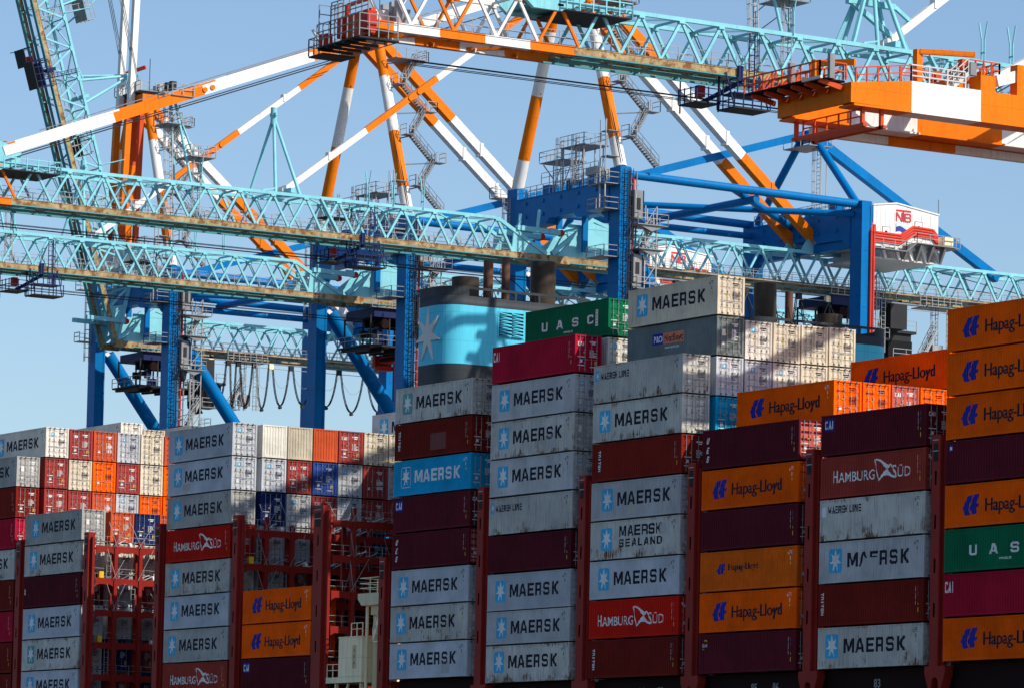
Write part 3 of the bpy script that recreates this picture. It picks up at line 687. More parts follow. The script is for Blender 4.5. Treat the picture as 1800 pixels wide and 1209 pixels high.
def tower_mesh(w, top, bot, letters=None):
    """outer upright of a lashing bridge: plated face with oval holes, web behind"""
    mb = MB(); y0 = -.03
    holes = []; z = top - 2.9
    while z > bot + 1.5: holes.append(slot(w * .36, z, .22, 1.0)); z -= 3.0
    for t in tess([[(0, bot), (w * .72, bot), (w * .72, top), (0, top)]] + holes):
        n = len(mb.v); mb.v += [(p[0], y0, p[1]) for p in t]; mb.face([n, n + 1, n + 2], 'bridge_red')
    mb.box(0, w * .72, .55, .62, bot, top, 'bridge_red')
    mb.box(-.02, 0, y0, .62, bot, top, 'bridge_red'); mb.box(w * .72, w * .74, y0, .62, bot, top, 'bridge_red')
    mb.box(w * .74, w, .25, .5, bot, top - .4, 'bridge_red')
    mb.box(0, w * .72, y0, .6, top, top + .04, 'bridge_red')
    for z in (top - .35, top - 1.1): mb.box(.12, w * .6, y0 - .05, y0, z, z + .06, 'galvanised')
    mb.box(.2, w * .5, y0 - .03, y0 - .005, top - 1.75, top - .55, 'black')
    # splayed foot on the hatch level
    mb.prism([(-.5, y0, bot), (w + .5, y0, bot), (w + .5, y0, bot - .5), (w + .05, y0, bot - 1.6), (w * .85, y0, bot - 1.6), (w * .75, y0, bot - .9), (w * .5, y0, bot - .75), (w * .25, y0, bot - .9), (w * .15, y0, bot - 1.6), (-.05, y0, bot - 1.6), (-.5, y0, bot - .5)], (0, .7, 0), 'bridge_red')
    mb.box(0, w, .0, .6, bot - 4.2, bot - 1.6, 'bridge_red')
    return mb
def lattice_mesh(w, top, bot, y1, step=2.58):
    mb = MB(); y = 2.75; zs = []; z = top - 1.35
    while z > bot: zs.append(z); z -= 3.0
    ys = []
    while y < y1: ys.append(y); y += step
    for i, y in enumerate(ys):
        mb.box(w - .42, w - .02, y - .17, y + .17, bot, top - .1 - (.5 if i % 2 else 0), 'bridge_red')
        mb.box(.05, .35, y - .14, y + .14, bot, top - 1.3, 'bridge_red')
    pr = [.7] + ys
    for z in zs:
        mb.box(.0, w - .44, .64, y1, z - .12, z, 'bridge_red')                 # walkway plate
        for a, b in zip(pr, pr[1:]):
            a2 = a + (.18 if a > 1 else 0); b2 = b - .18; d = .62; x = w - .12
            mb.prism([(x, a2, z + .18), (x, b2, z + .18), (x, b2, z - d), (x, b2 - .4, z - d + .22), (x, a2 + .4, z - d + .22), (x, a2, z - d)], (-.1, 0, 0), 'bridge_red')
    return mb, zs, ys
TW = {}
def bridge(x, w, top=12.7, bot=-3.0, y1=56, full=True, step=2.58):
    key = (round(w, 2), top, y1)
    if key not in TW:
        a = tower_mesh(w, top, bot).mesh('tower'); lb, zs, ys = lattice_mesh(w, top, bot, y1, step); b = lb.mesh('lattice')
        r = MB(); q = MB(); rd = random.Random(int(w * 100))
        for z in zs: r.rail([(w - .5, .7, z), (w - .5, min(y1, 24), z)], 'galvanised', step=1.3, r=.022)
        for z in zs[:3]:
            for y in ys[:9]:
                if rd.random() < .8: q.bar((w + .05, y, z + .1), (w + .1, y + rd.uniform(-.6, .6) - 1.0, z + rd.uniform(1.6, 3.4)), .045, .045, 'galvanised')
                if rd.random() < .8: q.bar((w + .05, y - .3, z + .1), (w + .1, y + rd.uniform(.6, 1.6), z + rd.uniform(1.6, 3.4)), .045, .045, 'galvanised')
        for k in range(34): # turnbuckles and rods stowed on the walkways
            z = rd.choice(zs[:2]); y = rd.uniform(1, 12); q.bar((w - .7, y, z + .12), (w - .3, y + rd.uniform(.5, 1.6), z + rd.uniform(.15, .9)), .06, .06, rd.choice(('galvanised', 'white', 'galvanised')))
        TW[key] = (a, b, r.mesh('railing'), q.mesh('lashing_rods'), zs)
    a, b, r, q, e = TW[key]
    g = bpy.data.objects.new('lashing_bridge', None); COL.objects.link(g); g.parent = ship
    g.location = Vector((x, 0, 0)) - BASE[ship.name]; BASE[g.name] = Vector((x, 0, 0))
    child('tower', a, g)
    if full:
        child('lattice', b, g); child('railing', r, g); child('lashing_rod', q, g)
        if y1 > 30:
            if 'gear' not in TW:
                k = MB(); k.box(-.75, -.35, 0, .45, .05, .8, 'yellow'); l = MB(); l.ladder((-.3, 0, -2.9), (-.3, 0, 0), 'grey', w=.4, side=(0, 1, 0)); h = MB(); h.tube((-.45, 0, .3), (-.45, .25, .3), .28, 'white', 10)
                TW['gear'] = (k.mesh('gear_box'), l.mesh('ladder'), h.mesh('hose_reel'))
            for i, z in enumerate(e[:4]):
                child('ladder', TW['gear'][1], g, (w, 2.1 + 2.6 * (i % 3), z)); child('hose_reel', TW['gear'][2], g, (w, 4.2 + 2.5 * (i % 2), z))
                if i % 2: child('gear_box', TW['gear'][0], g, (w, 1.2, z))
    return g
for x in (12.98, -1.77, -16.7, -31.65, -46.6): bridge(x, 1.26, y1=4.6)
for x in (-87.9, -102.75, -117.3, -132.0, -146.6): bridge(x, 1.26)
bridge(-73.3, 2.1, y1=16, step=5.2)
bridge(-62.03, 1.25, top=7.8, y1=3)
# --- funnels
def funnel(yn, yf, mirror, label_star=True):
    g = bpy.data.objects.new('funnel', None); COL.objects.link(g); g.parent = ship
    o = Vector((-66, (yn + yf) / 2, 0)); g.location = o - BASE[ship.name]; BASE[g.name] = o
    x0, x1 = -66.9, -62.0; R = 2.0
    def ring(inset=0):
        p = []
        for (cx, cy, a0) in ((x1 - R, yf - R, 0), (x0 + .6, yf - .6, 90), (x0 + .6, yn + .6, 180), (x1 - R, yn + R, 270)):
            rr = (R if a0 in (0, 270) else .6) - inset
            for i in range(9): a = math.radians(a0 + 11.25 * i); p.append((cx + rr * math.cos(a), cy + rr * math.sin(a)))
        return p
    rg = ring(); n = len(rg)
    def wall(z0, z1, mat, r=rg, slope=0):
        mb = MB(); k = n
        for z in (z0, z1): mb.v += [(x, y, z) for x, y in r]
        for i in range(k): mb.face([i, (i + 1) % k, k + (i + 1) % k, k + i], mat, True)
        return mb
    part('casing', wall(-6, 24.5, 'funnel_black'), g)
    part('colour_band', wall(24.5, 29.42, 'funnel_blue'), g)
    mb = wall(29.42, 30.2, 'funnel_black'); mb.face(list(range(n, 2 * n)), 'funnel_black')
    # bulwark with openings round the top
    for i in range(n):
        a = Vector((*rg[i], 30.2)); b = Vector((*rg[(i + 1) % n], 30.2)); L_ = (b - a).length
        solid = a.x < x1 - R * .3 or L_ < 1
        if solid: mb.prism([a, b, b + Vector((0, 0, .8)), a + Vector((0, 0, .8))], ((a + b) / 2 - Vector((-64.4, (yn + yf) / 2, 30.2))).normalized() * -.05, 'funnel_black')
        else:
            mb.box(x1 - .08, x1, min(a.y, b.y), max(a.y, b.y), 30.78, 31.0, 'funnel_black')
            y = min(a.y, b.y)
            while y < max(a.y, b.y): mb.box(x1 - .08, x1, y, y + .22, 30.2, 30.78, 'funnel_black'); y += 2.35
    part('crown', mb, g)
    mb = MB(); yy = yn + 5.2 if not mirror else yf - 7.6
    mb.box(x1, x1 + .05, yy - .12, yy + 2.5, 26.95, 29.2, 'funnel_blue')
    mb.box(x1 + .05, x1 + .06, yy, yy + 2.38, 27.05, 29.1, 'black')
    for c in (0, 1):
        for k in range(7):
            z = 27.1 + k * .29; q = yy + .03 + c * 1.18
            mb.prism([(x1 + .06, q, z), (x1 + .06, q + 1.12, z), (x1 + .22, q + 1.12, z - .04), (x1 + .22, q, z - .04)], (0, 0, .03), 'funnel_blue'); mb.bar((x1 + .07, q, z + .2), (x1 + .2, q + 1.12, z + .02), .03, .1, 'funnel_blue')
    part('louvre_grille', mb, g)
    mb = MB(); y = yn if not mirror else yf; d = -.12 if not mirror else .12
    mb.tris(star(-64.85, 27.0, 2.1, 2.35, 7, .34), 'silver', lambda u, v: (u, y + d, v))
    pts = []
    for i in range(14):
        a = math.pi / 2 + math.pi * i / 7; r = 1 if i % 2 == 0 else .34; pts.append((-64.85 + 2.1 * r * math.cos(a), 27.0 + 2.35 * r * math.sin(a)))
    k0 = len(mb.v)
    for u, v in pts: mb.v += [(u, y + d, v), (u, y, v)]
    for i in range(14): j = (i + 1) % 14; mb.face([k0 + 2 * i, k0 + 2 * j, k0 + 2 * j + 1, k0 + 2 * i + 1], 'silver')
    part('star_emblem', mb, g)
    m = lambda v: v if not mirror else yn + yf - v
    specs = [(9.95, 1.18, 32.3, 'soot'), (12.2, .42, 33.95, 'pipe_brown'), (13.95, .36, 34.4, 'pipe_brown'), (17.7, 1.1, 34.3, 'soot')]
    if mirror: specs = [(57.98 - 41.0 , 1.02, 34.5, 'soot'), (57.98 - 43.6, .36, 34.0, 'pipe_brown'), (57.98 - 48.0, 1.2, 32.3, 'soot')]
    for yv, r, zt, mt in specs:
        e = MB(); Y = yv if not mirror else 57.98 - yv; kk = 20; xx = -65.9 if not mirror else -66
        e.tube((xx, Y, 29.5), (xx, Y, zt), r, mt, kk, cap=False); e.tube((xx, Y, 29.6), (xx, Y, zt), r - .08, 'black', kk, cap=True)
        n2 = len(e.v)
        for i in range(kk):
            a = 2 * math.pi * i / kk; e.v += [(xx + r * math.cos(a), Y + r * math.sin(a), zt), (xx + (r - .08) * math.cos(a), Y + (r - .08) * math.sin(a), zt)]
        for i in range(kk): j = (i + 1) % kk; e.face([n2 + 2 * i, n2 + 2 * j, n2 + 2 * j + 1, n2 + 2 * i + 1], mt)
        part('exhaust_pipe', e, g)
        if r < .5 or zt > 34:
            s_ = MB(); 
            for sy in (-1, 1): s_.bar((xx + .3, Y + sy * (r - .05), 32.6 if r < .5 else 31.9), (-63.2, Y + sy * (r + 1.2), 30.25), .07, .07, 'black')
            part('pipe_stay', s_, g)
    return g
funnel(5.8, 21.0, False); funnel(37.0, 52.2, True)
mb = MB(); mb.box(-66.9, -62.2, 21.2, 36.8, -6, 28.6, 'funnel_black'); part('engine_casing', mb, ship)
# --- cream house of the provision crane
mb = MB(); c = 'cream'
mb.box(-69.1, -65.2, .3, 4.0, -1.85, 1.42, c)
mb.box(-71.3, -65.2, .3, 4.0, -2.35, -1.87, c)
for x in (-70.2, -66): mb.box(x, x + .25, .6, .85, -7, -2.35, c)
mb.bar((-68, .7, -2.4), (-70, .7, -6), .15, .15, c)
mb.box(-69.15, -65.15, .25, 4.05, 1.42, 1.50, c)
mb.box(-66.75, -66.1, .285, .298, -1.2, .75, 'tan')
mb.tris(text('A', -66.53, -66.33, .2, .3, .01) + text('R', -66.53, -66.33, -.35, .3, .01) + text('P', -66.53, -66.33, -.95, .3, .01), 'let_navy', lambda u, v: (u, .28, v))
part('crane_house', mb, ship)
mb = MB(); mb.tube((-64.1, 1.9, -7), (-64.1, 1.9, 4.1), 1.05, 'tan', 20); mb.tube((-65.2, .75, -7), (-65.2, .75, 4.1), .14, c, 8)
mb.prism([(-65.9, .2, 5.0), (-62.2, .2, 5.0), (-62.2, .2, 4.2), (-62.6, .2, 4.0), (-65.3, .2, 4.0), (-65.9, .2, 4.55)], (0, 3.6, 0), c)
mb.box(-64.2, -62.3, .5, 1.5, 3.2, 4.0, 'tan')
part('crane_post', mb, ship)
mb = MB()
mb.rail([(-65.8, .3, 5.0), (-62.3, .3, 5.0), (-62.3, 3.7, 5.0), (-65.8, 3.7, 5.0), (-65.8, .3, 5.0)], c, h=1.3, r=.03, rails=(1.3, .85, .45))
mb.rail([(-71.2, .4, -1.87), (-69.2, .4, -1.87)], c, r=.035, step=1.0); mb.rail([(-67.2, .4, 1.5), (-65.3, .4, 1.5)], c, r=.035, step=.8)
mb.rail([(-63.0, .4, 1.5), (-61.9, .4, 1.5)], c, r=.035, step=.8)
mb.stair((-63.6, .8, 1.0), (-62.1, .8, 4.0), c, side=(0, 1, 0)); mb.box(-63.5, -60.5, .4, 3, .9, 1.0, c)
part('railing', mb, ship)
mb = MB(); mb.box(14.9, 26.5, 3.2, 5.6, -6.0, -3.9, 'navy')
mb.tris(text('seaco', 18.5, 20.4, -4.75, .45, .015), 'orange', lambda u, v: (u, 3.19, v))
part('deck_store', mb, ship)
mb = MB(); mb.box(20.2, 21.2, 2.6, 2.75, -5.4, -5.15, 'grey'); part('lamp', mb, ship)
# ------------------------------------------------------------------ ship-to-shore cranes (crane frame: x across the portal, y landward, z up; rail plane y = 62)
HW = 1.87; ZB = 45.0; ZT = 48.7; PN = 3.74; YH = 58.6
KM = {}
def kpart(name, key, parent, fn):
    """one mesh per key, shared by every crane that has that part"""
    if key not in KM:
        mb = MB(); fn(mb); KM[key] = mb.mesh(name, (0, 0, 0))
    return child(name, KM[key], parent)
def banded(mb, p, q, w, bands, round_=False, n=12, h=None, r2=None):
    p = Vector(p); q = Vector(q)
    for a, b, m in bands:
        A = p.lerp(q, a); B = p.lerp(q, b)
        if round_:
            f = lambda t: w + ((r2 if r2 is not None else w) - w) * t
            mb.tube(A, B, f(a), m, n, r2=f(b), cap=True)
        else: mb.bar(A, B, w, h or w, m)
O_, W_H = 'orange', 'white'
def truss(mb, ya, yb, phase, tip=None, taper=None, nodes_from=None):
    """four-chord truss from ya (waterside) to yb; tip: y seaward of which it is painted in orange and white bands"""
    def band(y):
        if tip is None or y > tip: return None
        return O_ if int((tip - y) // 4.0) % 2 == 0 else W_H
    cuts = [ya]
    if tip is not None:
        y = tip; c = []
        while y > ya: c.append(y); y -= 4.0
        cuts += c[::-1]
    cuts.append(yb)
    ytop = yb if taper is None else taper
    for s in (-1, 1):
        for a, b in zip(cuts, cuts[1:]):
            col = band((a + b) / 2); m = col or ('rail_weathered')
            x = s * HW
            mb.box(x - .22, x + .22, a, b, 44.78, 45.32, col or 'teal_pale')
            mb.box(x - .28, x + .28, a, b, 45.32, 45.38, col or 'rail_weathered'); mb.box(x - .30, x + .30, a, b, 44.70, 44.78, col or 'teal_dark')
            if col is None: mb.box(x - .24, x - .222, a, b, 44.82, 45.30, 'rail_weathered'); mb.box(x + .222, x + .24, a, b, 44.82, 45.30, 'rail_weathered')
            if b <= ytop or a < ytop: mb.box(x - .15, x + .15, a, min(b, ytop), ZT - .16, ZT + .16, col or 'teal')
        y = phase; k = 0
        lo = ya
        ys = []
        while y > ya + .5: ys.append(y); y -= PN
        for i, y in enumerate(ys):
            if y > ytop + .1: continue
            for dy in (-PN / 2, PN / 2):
                if y + dy < ya - .3 or y + dy > yb + .3: continue
                m = band(y + dy / 2) or 'teal'
                mb.bar((s * HW, y, ZT - .1), (s * HW, y + dy, 45.35), .19, .22, m)
            mb.box(s * HW - .20, s * HW + .20, y - .26, y + .26, ZT - .34, ZT - .15, band(y) or 'teal')
    for i, y in enumerate(ys):
        if y > ytop + .1: continue
        m = band(y) or 'teal'
        mb.bar((-HW, y, ZT), (HW, y, ZT), .15, .18, m)
        if y - PN > ya: mb.bar((-HW, y, ZT), (HW, y - PN, ZT), .13, .13, m) if i % 2 else mb.bar((HW, y, ZT), (-HW, y - PN, ZT), .13, .13, m)
        if i % 4 == 0: mb.bar((HW, y, ZT - .1), (-HW, y + .4, 45.5), .13, .13, m)
        mb.bar((-HW, y - PN / 2, 44.95), (-HW + .8, y - PN / 2, 44.75), .12, .3, m); mb.bar((HW, y - PN / 2, 44.95), (HW - .9, y - PN / 2, 44.75), .12, .3, m)
def boom_main(mb):
    truss(mb, -20.3, YH, 52.3, tip=-2.5, taper=52.3)
    for s in (-1, 1):                                   # tapering root
        x = s * HW
        mb.bar((x, 52.3, ZT), (x, 58.3, 45.5), .34, .36, 'teal'); mb.bar((x, 52.3, ZT - .1), (x, 54.2, 45.4), .24, .24, 'teal'); mb.bar((x, 54.4, 47.6), (x, 54.2, 45.4), .2, .2, 'teal')
        mb.prism([(x - .06, 54.2, 45.4), (x - .06, 58.4, 45.4), (x - .06, 54.4, 47.4)], (.12, 0, 0), 'teal')
    mb.box(.55, .75, -3.4, YH - 3, 44.40, 44.66, 'teal_dark')           # cable tray beam under the walkway
    mb.box(-1.1, -.95, -3.4, YH - 3, 44.45, 44.6, 'teal_dark')
    mb.box(-2.3, 2.3, -20.6, -20.2, 44.3, 46.2, 'red_orange'); mb.bar((-HW, -20.3, 44.6), (HW, -20.3, 44.6), .5, .6, 'red_orange')
    for s in (-1, 1): mb.box(s * HW - .45, s * HW + .45, -20.9, -20.1, 44.5, 46.0, 'red')
    for y in (-16.4, -8, 0): mb.bar((-HW, y - 2, 44.9), (HW, y + 2, 44.9), .25, .25, O_ if y < -2 else 'teal')
    mb.bar((-HW, 28.4, 49.2), (HW, 28.4, 49.2), .5, .5, 'teal')
def boom_walk(mb):
    mb.box(HW - 1.05, HW - .32, -16, 56, 45.44, 45.48, 'galvanised'); mb.box(-HW + .32, -HW + .9, -16, 56, 45.44, 45.48, 'galvanised')
    mb.rail([(HW - .36, -16, 45.5), (HW - .36, 56, 45.5)], 'galvanised', step=1.55, r=.026)
    mb.rail([(-HW + .88, -16, 45.5), (-HW + .88, 56, 45.5)], 'galvanised', step=1.55, r=.026)
def boom_bracket(mb):
    for s in (-1, 1):                                   # octagonal lugs of the outer forestay
        x = s * HW
        mb.prism([(x - .2, -7.2, 48.8), (x - .2, -6.2, 48.0), (x - .2, -3.2, 48.0), (x - .2, -1.6, 49.0), (x - .2, -1.6, 50.0), (x - .2, -4.4, 51.0), (x - .2, -6.6, 50.4), (x - .2, -7.2, 49.6)], (.4, 0, 0), 'teal')
    mb.box(-HW, HW, -6.0, -2.2, 48.3, 48.5, 'teal_dark'); mb.box(-2.6, 2.6, -3.6, 2.4, 48.0, 48.08, 'dark'); mb.box(-HW, HW, -5.4, -4.8, 49.0, 49.7, 'teal')
    mb.rail([(2.6, -3.6, 48.1), (2.6, 2.4, 48.1), (-2.6, 2.4, 48.1)], 'teal', h=1.3, step=1.2, r=.05)
def boom_mast(mb):                                      # rope-guide tripod with hanging platform
    T = Vector((0, 27.0, 56.7))
    for p in ((-HW, 25.4, ZT), (HW, 29.2, ZT), (HW, 26.4, ZT)): mb.tube(p, T, .17, 'teal', 8)
    mb.tube(T - Vector((0, 0, .8)), T + Vector((0, 0, .9)), .34, 'teal', 8); mb.bar(T + Vector((-.6, 0, .2)), T + Vector((.6, 0, .2)), .25, .3, 'teal')
    mb.bar((HW, 24.95, ZT + .2), (HW, 26.4, ZT + .5), .14, .14, 'teal')
    mb.box(-1.4, 1.4, 32.5, 35.4, 47.0, 47.08, 'dark'); mb.rail([(1.4, 32.5, 47.1), (1.4, 35.4, 47.1), (-1.4, 35.4, 47.1)], 'galvanised', r=.035)
    for y in (32.6, 35.2): mb.bar((1.3, y, 47), (1.3, y, ZT), .1, .1, 'teal')
    mb.bar((HW, 31.5, ZT), (HW, 33.6, 45.4), .5, .2, 'teal')
    mb.ladder((1.2, 34, 45.5), (1.2, 34, 49.5), 'galvanised', cage=True)
def shadow_gear(mb):  # added gear, mostly above the view, shaped for its shadow on the funnel
    T = Vector((0, 27.0, 56.3)); t = 'teal'
    mb.bar((0, 27.4, 55.9), (0, 21.0, 55.4), .5, .55, t); mb.box(-.6, .6, 21.8, 23.2, 54.9, 56.1, t)
    for y in (24.3, 29.9):
        for s in (-1, 1): mb.bar((s * 1.3, y, ZT), T + Vector((s * .2, 0, -.4)), .28, .28, t)
    for z in (54.5, 52.6): mb.bar((0, 25.6 - (54.5 - z) * .5, z), (0, 28.4 + (54.5 - z) * .5, z), .5, .45, t)
    mb.bar((0, 27, 54.5), (0, 27, 52.6), .4, .4, t); mb.bar((0, 25, 52.6), (0, 29.4, 50.0), .4, .4, t); mb.bar((0, 29.4, 52.6), (0, 31, 51.6), .3, .3, t)
def boom_fork(mb):
    y = 0
    for s in (-1, 1): mb.tube((HW + .2 * s, 0, ZT), (HW + .2 * s, 0, ZT + 1.9), .07, 'teal', 6); mb.tube((HW + .2 * s, 0, ZT + 1.9), (HW + .55 * s, 0, ZT + 3.3), .07, 'teal', 6)
    mb.bar((HW - .3, 0, ZT + .8), (HW + .3, 0, ZT + .8), .08, .12, 'teal')
def boom_tip(mb):
    mb.box(-3.4, 2.6, -22.0, -20.9, 43.75, 43.86, 'dark'); mb.box(2.4, 3.1, -22.0, -18.6, 43.7, 43.82, 'dark'); mb.box(-5.0, -2.8, -21.8, -19.0, 43.3, 43.42, 'dark')
    for k in range(5): mb.bar((-3.2 + k * 1.3, -22.0, 43.7), (-3.2 + k * 1.3, -19, 43.7), .12, .22, 'dark')
    mb.rail([(-3.4, -22.0, 43.86), (3.05, -22.0, 43.86), (3.05, -18.7, 43.86)], 'grey', h=1.7, step=.9, r=.04, rails=(1.7, 1.1, .55))
    mb.rail([(-5.0, -19.1, 43.42), (-5.0, -21.8, 43.42), (-3.4, -21.8, 43.42)], 'grey', h=1.3, step=1.0, r=.04, rails=(1.3, .7))
    mb.rail([(-3.4, -20.8, 46.0), (2.2, -20.8, 46.0)], 'grey', h=1.4, step=.9, r=.04, rails=(1.4, .9, .45))
    mb.rail([(-4.2, -21.4, 45.0), (-4.2, -20.4, 45.0), (-2.4, -20.4, 45.0)], 'grey', h=2.3, step=.7, r=.04, rails=(2.3, 1.6, .9))
    for p in ((-3.9, -21.2, 44.6), (-4.1, -20.8, 44.3), (-2.9, -21.3, 44.5)): mb.box(p[0] - .22, p[0] + .22, p[1] - .25, p[1] + .25, p[2] - .5, p[2] + .4, 'red')
    mb.tube((-4.4, -21.2, 44.5), (-5.0, -21.5, 45.5), .12, 'white', 8); mb.box(-1.4, .6, -19.4, -18.2, 45.5, 46.5, 'silver'); mb.box(-.6, .2, -17, -16, 45.5, 46.9, 'grey')
    for x in (-.9, .4, 1.2): mb.box(x, x + .4, -18, -17.5, 45.5, 47.2, 'galvanised')
    mb.box(-1.8, 1.8, -20.2, -17.5, 44.9, 45.5, 'red_orange')
def boom_access(mb):                                     # ladder mast with landing, a little seaward of the rope mast
    y = 17.0; T = Vector((0, 15.6, 57.4)); g = 'galvanised'
    for s in (-1, 1): mb.tube((s * HW, y, ZT), T + Vector((s * .35, 0, 0)), .14, 'teal', 8)
    mb.tube((-.4, y + 2.8, ZT), T, .11, 'teal', 8); mb.bar(T + Vector((-.9, 0, 0)), T + Vector((.9, 0, 0)), .2, .2, 'teal')
    mb.ladder((.9, 15.4, 45.6), (.3, 15.2, 57.6), g, cage=True); mb.ladder((1.7, 17.9, 45.6), (1.7, 17.9, 52.6), g, cage=True)
    for z, a, b in ((51.4, 16.6, 19.4), (57.2, 14.4, 16.8), (54.4, 14.0, 15.6)):
        mb.box(-.8, 2.3, a, b, z, z + .08, 'grey'); mb.rail([(-.8, a, z + .08), (2.3, a, z + .08), (2.3, b, z + .08), (-.8, b, z + .08), (-.8, a, z + .08)], g, r=.035, step=1.0)
    for k in range(5): mb.bar((-1.4 + .2 * k, y - .2 * k, 49.4 + 1.6 * k), (1.4 - .2 * k, y - .2 * k, 50.2 + 1.6 * k), .07, .07, g)
    for x in (-.3, .7): mb.box(x, x + .5, 14.8, 15.4, 58.0, 58.8, 'dark')
def boom_ropes(mb):
    for x, z in ((-1.1, 43.35), (-.7, 43.2), (-1.4, 43.05), (-.4, 42.95)): mb.tube((x, -15, z), (x, 66, z), .035, 'dark', 5, cap=False)
def walk_cage(mb):                                       # maintenance cage slung from the boom chord
    b = 'navy'
    mb.box(1.2, 3.6, -1.6, 1.8, 42.0, 42.12, 'dark'); mb.box(-1.6, 1.0, -3.4, -1.2, 42.6, 42.7, 'dark'); mb.box(1.4, 3.4, -1.2, 1.6, 43.2, 43.3, b)
    mb.rail([(1.2, -1.6, 42.1), (3.6, -1.6, 42.1), (3.6, 1.8, 42.1)], b, h=1.2, r=.04, step=.9); mb.rail([(-1.6, -3.4, 42.7), (1, -3.4, 42.7), (1, -1.2, 42.7)], b, h=1.2, r=.04, step=.9)
    mb.rail([(1.4, -1.2, 43.3), (3.4, -1.2, 43.3), (3.4, 1.6, 43.3)], b, h=1.1, r=.04, step=.8)
    for q in ((1.3, -1.5), (3.5, -1.5), (3.5, 1.7), (1.3, 1.7), (-1.5, -3.3), (.9, -1.3)): mb.bar((q[0], q[1], 42.0), (min(q[0], 2.2), q[1], 45.0), .09, .09, b)
    mb.box(2.15, 2.4, -.4, .0, 44.4, 45.6, 'navy'); mb.box(-.8, -.2, -2.4, -1.8, 43.3, 44.2, 'red')
    mb.ladder((2.7, .6, 43.3), (2.7, .6, 48.2), b, cage=True, out=(1, 0, 0), side=(0, 1, 0)); mb.bar((-.6, -2.2, 42.7), (2.2, 0, 44.4), .25, .3, b)
def girder(mb):
    truss(mb, 61.0, 130.0, 126.4)
    for s in (-1, 1):
        x = s * HW                                      # plated front end with a raking edge
        mb.prism([(x - .12, 59.6, 45.4), (x - .12, 66.4, 45.4), (x - .12, 66.4, 48.7), (x - .12, 63.4, 49.3), (x - .12, 62.4, 48.4)], (.24, 0, 0), 'teal')
        mb.bar((x, 59.0, 45.6), (x, 64.0, 49.6), .42, .4, 'teal'); mb.bar((x, 60.2, 45.6), (x, 62.2, 47.2), .3, .3, 'teal')
        mb.bar((x, 64.0, 49.5), (x, 66.6, 48.7), .34, .34, 'teal'); mb.box(x - .35, x + .35, 58.5, 61, 44.6, 45.4, 'rail_weathered')
        mb.bar((x + .1, 54.6, 47.9), (x + .1, 59.8, 47.8), .55, .5, 'teal'); mb.tube((x - .1, 60, 47.8), (x + .3, 60, 47.8), .36, 'red', 12)
        mb.bar((x, 57.2, 48.0), (x, 57.4, 50.0), .25, .25, 'teal')
    for s in (-1, 1): mb.bar((s * 2.5, 62.6, 46), (s * 2.5, 62.6, 50.2), .35, .6, 'blue')
    mb.bar((-9.5, 92.5, 49.0), (9.5, 92.5, 49.0), .9, .8, 'blue'); mb.bar((-HW, 65.9, 46.2), (HW, 65.9, 46.2), .3, .5, 'teal'); mb.bar((-HW, 63.8, 48.2), (HW, 63.8, 48.2), .25, .35, 'teal')
    mb.box(.55, .75, 61, 129, 44.36, 44.62, 'teal_dark')
    for s in (-1, 1): mb.prism([(s * HW - .2, 90.6, 48.8), (s * HW - .2, 94.2, 48.8), (s * HW - .2, 93.2, 50.6), (s * HW - .2, 91.9, 50.9)], (.4, 0, 0), 'teal')
    for x, z in ((-1.1, 50.2), (-.7, 49.9), (.6, 47.2), (.9, 47.0)): mb.tube((x, 100, z), (x, 129, 46.2), .035, 'dark', 5, cap=False)
def girder_walk(mb):
    mb.box(HW + .3, HW + 1.1, 67, 129, 45.0, 45.06, 'galvanised')
    mb.rail([(HW + 1.08, 67, 45.05), (HW + 1.08, 129, 45.05)], 'galvanised', step=1.5, r=.026); mb.rail([(-HW + .8, 63, 45.5), (-HW + .8, 129, 45.5)], 'galvanised', step=1.5, r=.026)
    mb.rail([(HW + .1, 96, ZT + .15), (HW + .1, 101, ZT + .15)], 'galvanised', r=.03)
def festoon(mb):
    x = HW + .9; ys = [71.4, 73.9, 75.3, 77.6, 79.9, 82.8, 86.2, 89.7, 93.5, 97.4, 101.0, 110, 112.2]
    mb.box(x - .12, x + .12, 66, 129, 44.0, 44.15, 'grey'); mb.tube((x, 66, 43.5), (x, 110, 43.5), .04, 'galvanised', 5, cap=False)
    rd = random.Random(3)
    for i, (a, b) in enumerate(zip(ys, ys[1:])):
        mb.box(x - .22, x + .22, a - .3, a + .3, 43.4, 44.05, 'dark' if i % 4 else 'cream')
        if b - a > 5: continue
        dp = rd.uniform(4.2, 4.8) if b - a > 2.5 else rd.uniform(4.6, 5.4)
        for dx in (-.14, .14):
            pts = []
            for k in range(13):
                t = k / 12; pts.append((x + dx, a + .3 + (b - a - .6) * t, 43.5 - dp * (1 - (2 * t - 1) ** 2) ** .8))
            mb.path(pts, .065, 'black', 6)
        pts = [(x + .3, a + (b - a) * k / 8, 43.4 - .5 * dp * (1 - (2 * k / 8 - 1) ** 2)) for k in range(9)]
        mb.path(pts, .018, 'galvanised', 4)
        mb.tube((x - .2, (a + b) / 2, 43.3 - dp), (x + .2, (a + b) / 2, 43.3 - dp), .2, 'dark', 8)
def leg(s, y):
    def f(mb):
        x = s * 10; zt = 53.9 if y < 80 else 53.3
        mb.box(x - 1.0, x + 1.0, y - .65, y + .65, -12.6, zt, 'blue')
        for yy in (y - .68, y + .45): mb.box(x + 1.0, x + 1.06, yy, yy + .23, -12.6, zt - .5, 'blue')
        for z in range(-6, 52, 6): mb.box(x - 1.03, x + 1.03, y - .68, y + .68, z, z + .08, 'blue')
        mb.box(x - 1.6, x + 1.6, y - 1.2, y + 1.2, -14, -12.6, 'blue')
        for a, b in ((-1.5, -.3), (.3, 1.5)): mb.tube((x + (a + b) / 2, y - .5, -13.5), (x + (a + b) / 2, y + .5, -13.5), .48, 'dark', 14)
    return f
